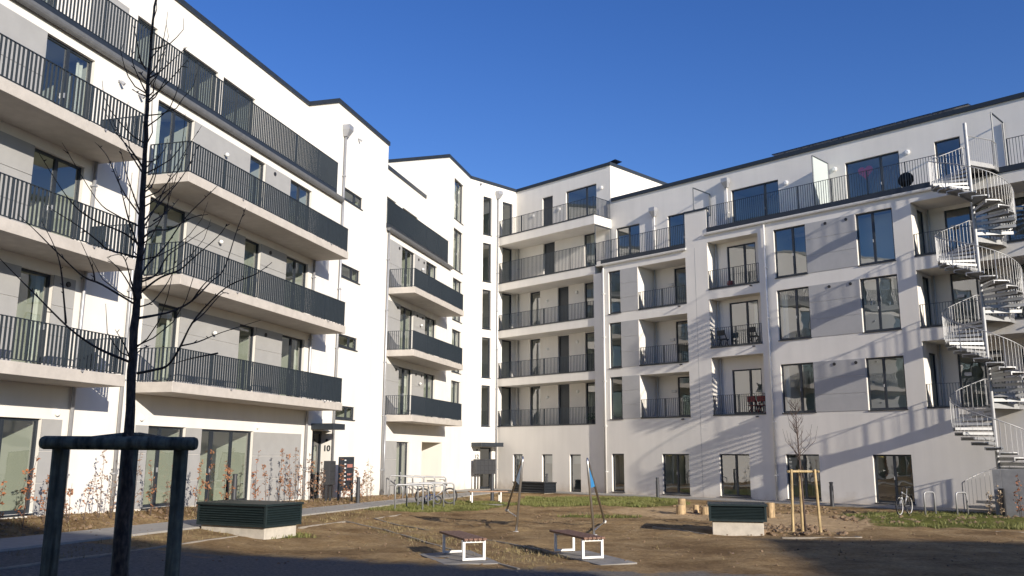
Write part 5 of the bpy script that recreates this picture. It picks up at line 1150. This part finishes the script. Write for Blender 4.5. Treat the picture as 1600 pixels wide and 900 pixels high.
BRANCHES = [[(-2.665, 6.1, 2.818), (-2.812, 6.005, 2.883), (-2.898, 5.923, 2.939), (-3.013, 5.845, 3.038), (-3.188, 5.77, 3.222), (-3.313, 5.697, 3.36), (-3.418, 5.625, 3.483)], [(-2.668, 6.1, 3.228), (-2.843, 5.932, 3.343), (-2.908, 5.787, 3.372), (-3.025, 5.649, 3.504), (-3.115, 5.516, 3.622), (-3.163, 5.386, 3.694)], [(-3.155, 6.1, 3.093), (-3.174, 6.079, 3.254), (-3.21, 6.06, 3.482), (-3.263, 6.042, 3.641), (-3.365, 6.025, 3.825)], [(-2.694, 6.1, 3.577), (-2.816, 5.922, 3.591), (-2.813, 5.767, 3.608), (-2.879, 5.621, 3.673), (-3.028, 5.479, 3.772)], [(-2.692, 6.1, 3.672), (-2.693, 5.876, 3.695), (-2.852, 5.682, 3.756), (-2.919, 5.498, 3.844), (-3.039, 5.32, 4.088)], [(-2.694, 6.1, 3.805), (-2.847, 6.034, 3.877), (-2.968, 5.977, 3.978), (-3.222, 5.923, 4.375)], [(-2.697, 6.1, 3.886), (-2.98, 6.38, 4.175), (-3.228, 6.622, 4.515), (-3.458, 6.852, 4.723)], [(-2.708, 6.1, 4.25), (-2.897, 6.301, 4.454), (-3.116, 6.475, 4.674), (-3.318, 6.641, 4.955)], [(-2.715, 6.1, 4.221), (-2.975, 6.356, 4.525), (-3.218, 6.577, 4.848)], [(-2.704, 6.1, 3.92), (-2.685, 5.832, 4.075), (-2.649, 5.599, 4.217)], [(-2.679, 6.1, 3.297), (-2.811, 6.135, 3.476), (-2.941, 6.166, 3.591)], [(-2.98, 6.1, 3.398), (-2.966, 6.04, 3.456), (-2.975, 5.988, 3.523), (-3.033, 5.939, 3.664)], [(-2.671, 6.1, 3.26), (-2.622, 5.881, 3.356), (-2.608, 5.691, 3.493), (-2.628, 5.511, 3.444)], [(-2.675, 6.1, 3.625), (-2.646, 5.836, 3.754), (-2.617, 5.608, 3.914), (-2.572, 5.391, 4.011)], [(-2.619, 6.1, 2.746), (-2.476, 6.021, 2.762), (-2.354, 5.952, 2.787), (-2.259, 5.887, 2.894), (-2.161, 5.825, 3.06), (-2.021, 5.763, 3.204), (-1.879, 5.703, 3.302), (-1.695, 5.644, 3.365), (-1.577, 5.586, 3.431)], [(-2.264, 6.1, 3.101), (-2.228, 6.215, 3.188), (-2.146, 6.314, 3.348), (-2.126, 6.408, 3.375)], [(-2.324, 6.1, 2.941), (-2.241, 6.188, 2.98), (-2.111, 6.264, 3.056), (-1.845, 6.337, 3.162)], [(-2.068, 6.1, 2.888), (-2.289, 6.218, 2.864), (-2.472, 6.321, 2.832)], [(-2.643, 6.1, 3.136), (-2.556, 6.194, 3.174), (-2.475, 6.275, 3.216), (-2.369, 6.352, 3.306), (-2.264, 6.427, 3.466), (-2.198, 6.5, 3.58), (-2.143, 6.571, 3.901), (-2.107, 6.641, 4.102)], [(-2.275, 6.1, 3.262), (-2.159, 5.982, 3.355), (-2.031, 5.879, 3.426)], [(-2.636, 6.1, 3.33), (-2.483, 6.02, 3.412), (-2.325, 5.95, 3.453), (-2.216, 5.884, 3.517), (-2.027, 5.82, 3.661), (-1.946, 5.758, 3.736)], [(-2.642, 6.1, 3.4), (-2.569, 6.166, 3.47), (-2.524, 6.222, 3.616), (-2.42, 6.276, 3.726), (-2.259, 6.329, 3.877)], [(-2.65, 6.1, 3.446), (-2.649, 6.198, 3.552), (-2.573, 6.283, 3.702), (-2.469, 6.364, 3.946), (-2.317, 6.441, 4.171), (-2.298, 6.517, 4.247)], [(-2.67, 6.1, 3.786), (-2.683, 6.337, 4.037), (-2.645, 6.543, 4.411), (-2.541, 6.738, 4.822)], [(-2.67, 6.1, 3.848), (-2.645, 6.355, 4.083), (-2.579, 6.575, 4.379), (-2.573, 6.784, 4.685)], [(-2.664, 6.1, 3.719), (-2.5, 5.886, 3.722), (-2.314, 5.701, 3.683), (-2.102, 5.526, 3.716), (-1.937, 5.356, 3.691)], [(-2.679, 6.1, 4.065), (-2.664, 6.202, 4.17), (-2.672, 6.291, 4.426)], [(-2.685, 6.1, 4.25), (-2.722, 6.409, 4.468)], [(-2.719, 6.1, 4.95), (-2.644, 6.104, 5.004), (-2.548, 6.107, 5.108), (-2.455, 6.111, 5.209)], [(-2.714, 6.1, 4.768), (-2.538, 5.884, 4.765), (-2.375, 5.697, 4.779), (-2.195, 5.52, 4.843)], [(-2.729, 6.1, 4.833), (-2.76, 6.082, 4.891), (-2.833, 6.067, 5.047), (-2.852, 6.052, 5.168)], [(-2.749, 6.1, 5.022), (-2.673, 5.825, 4.973), (-2.603, 5.587, 5.011), (-2.527, 5.361, 4.989)], [(-2.726, 6.1, 4.92), (-2.964, 6.519, 5.161), (-3.17, 6.882, 5.36)], [(-2.731, 6.1, 4.808), (-2.957, 6.453, 4.985), (-3.136, 6.758, 5.145)], [(-2.619, 6.1, 2.493), (-2.722, 6.186, 2.533)], [(-2.67, 6.1, 2.823), (-2.639, 5.907, 2.916), (-2.638, 5.74, 3.003)], [(-2.668, 6.1, 2.85), (-2.77, 6.494, 2.964), (-2.852, 6.836, 3.03)], [(-2.663, 6.1, 3.214), (-2.569, 6.148, 3.269), (-2.471, 6.19, 3.466), (-2.468, 6.23, 3.642)], [(-2.596, 6.1, 3.848), (-2.651, 6.469, 4.025), (-2.697, 6.788, 4.223)]]
near_tree()
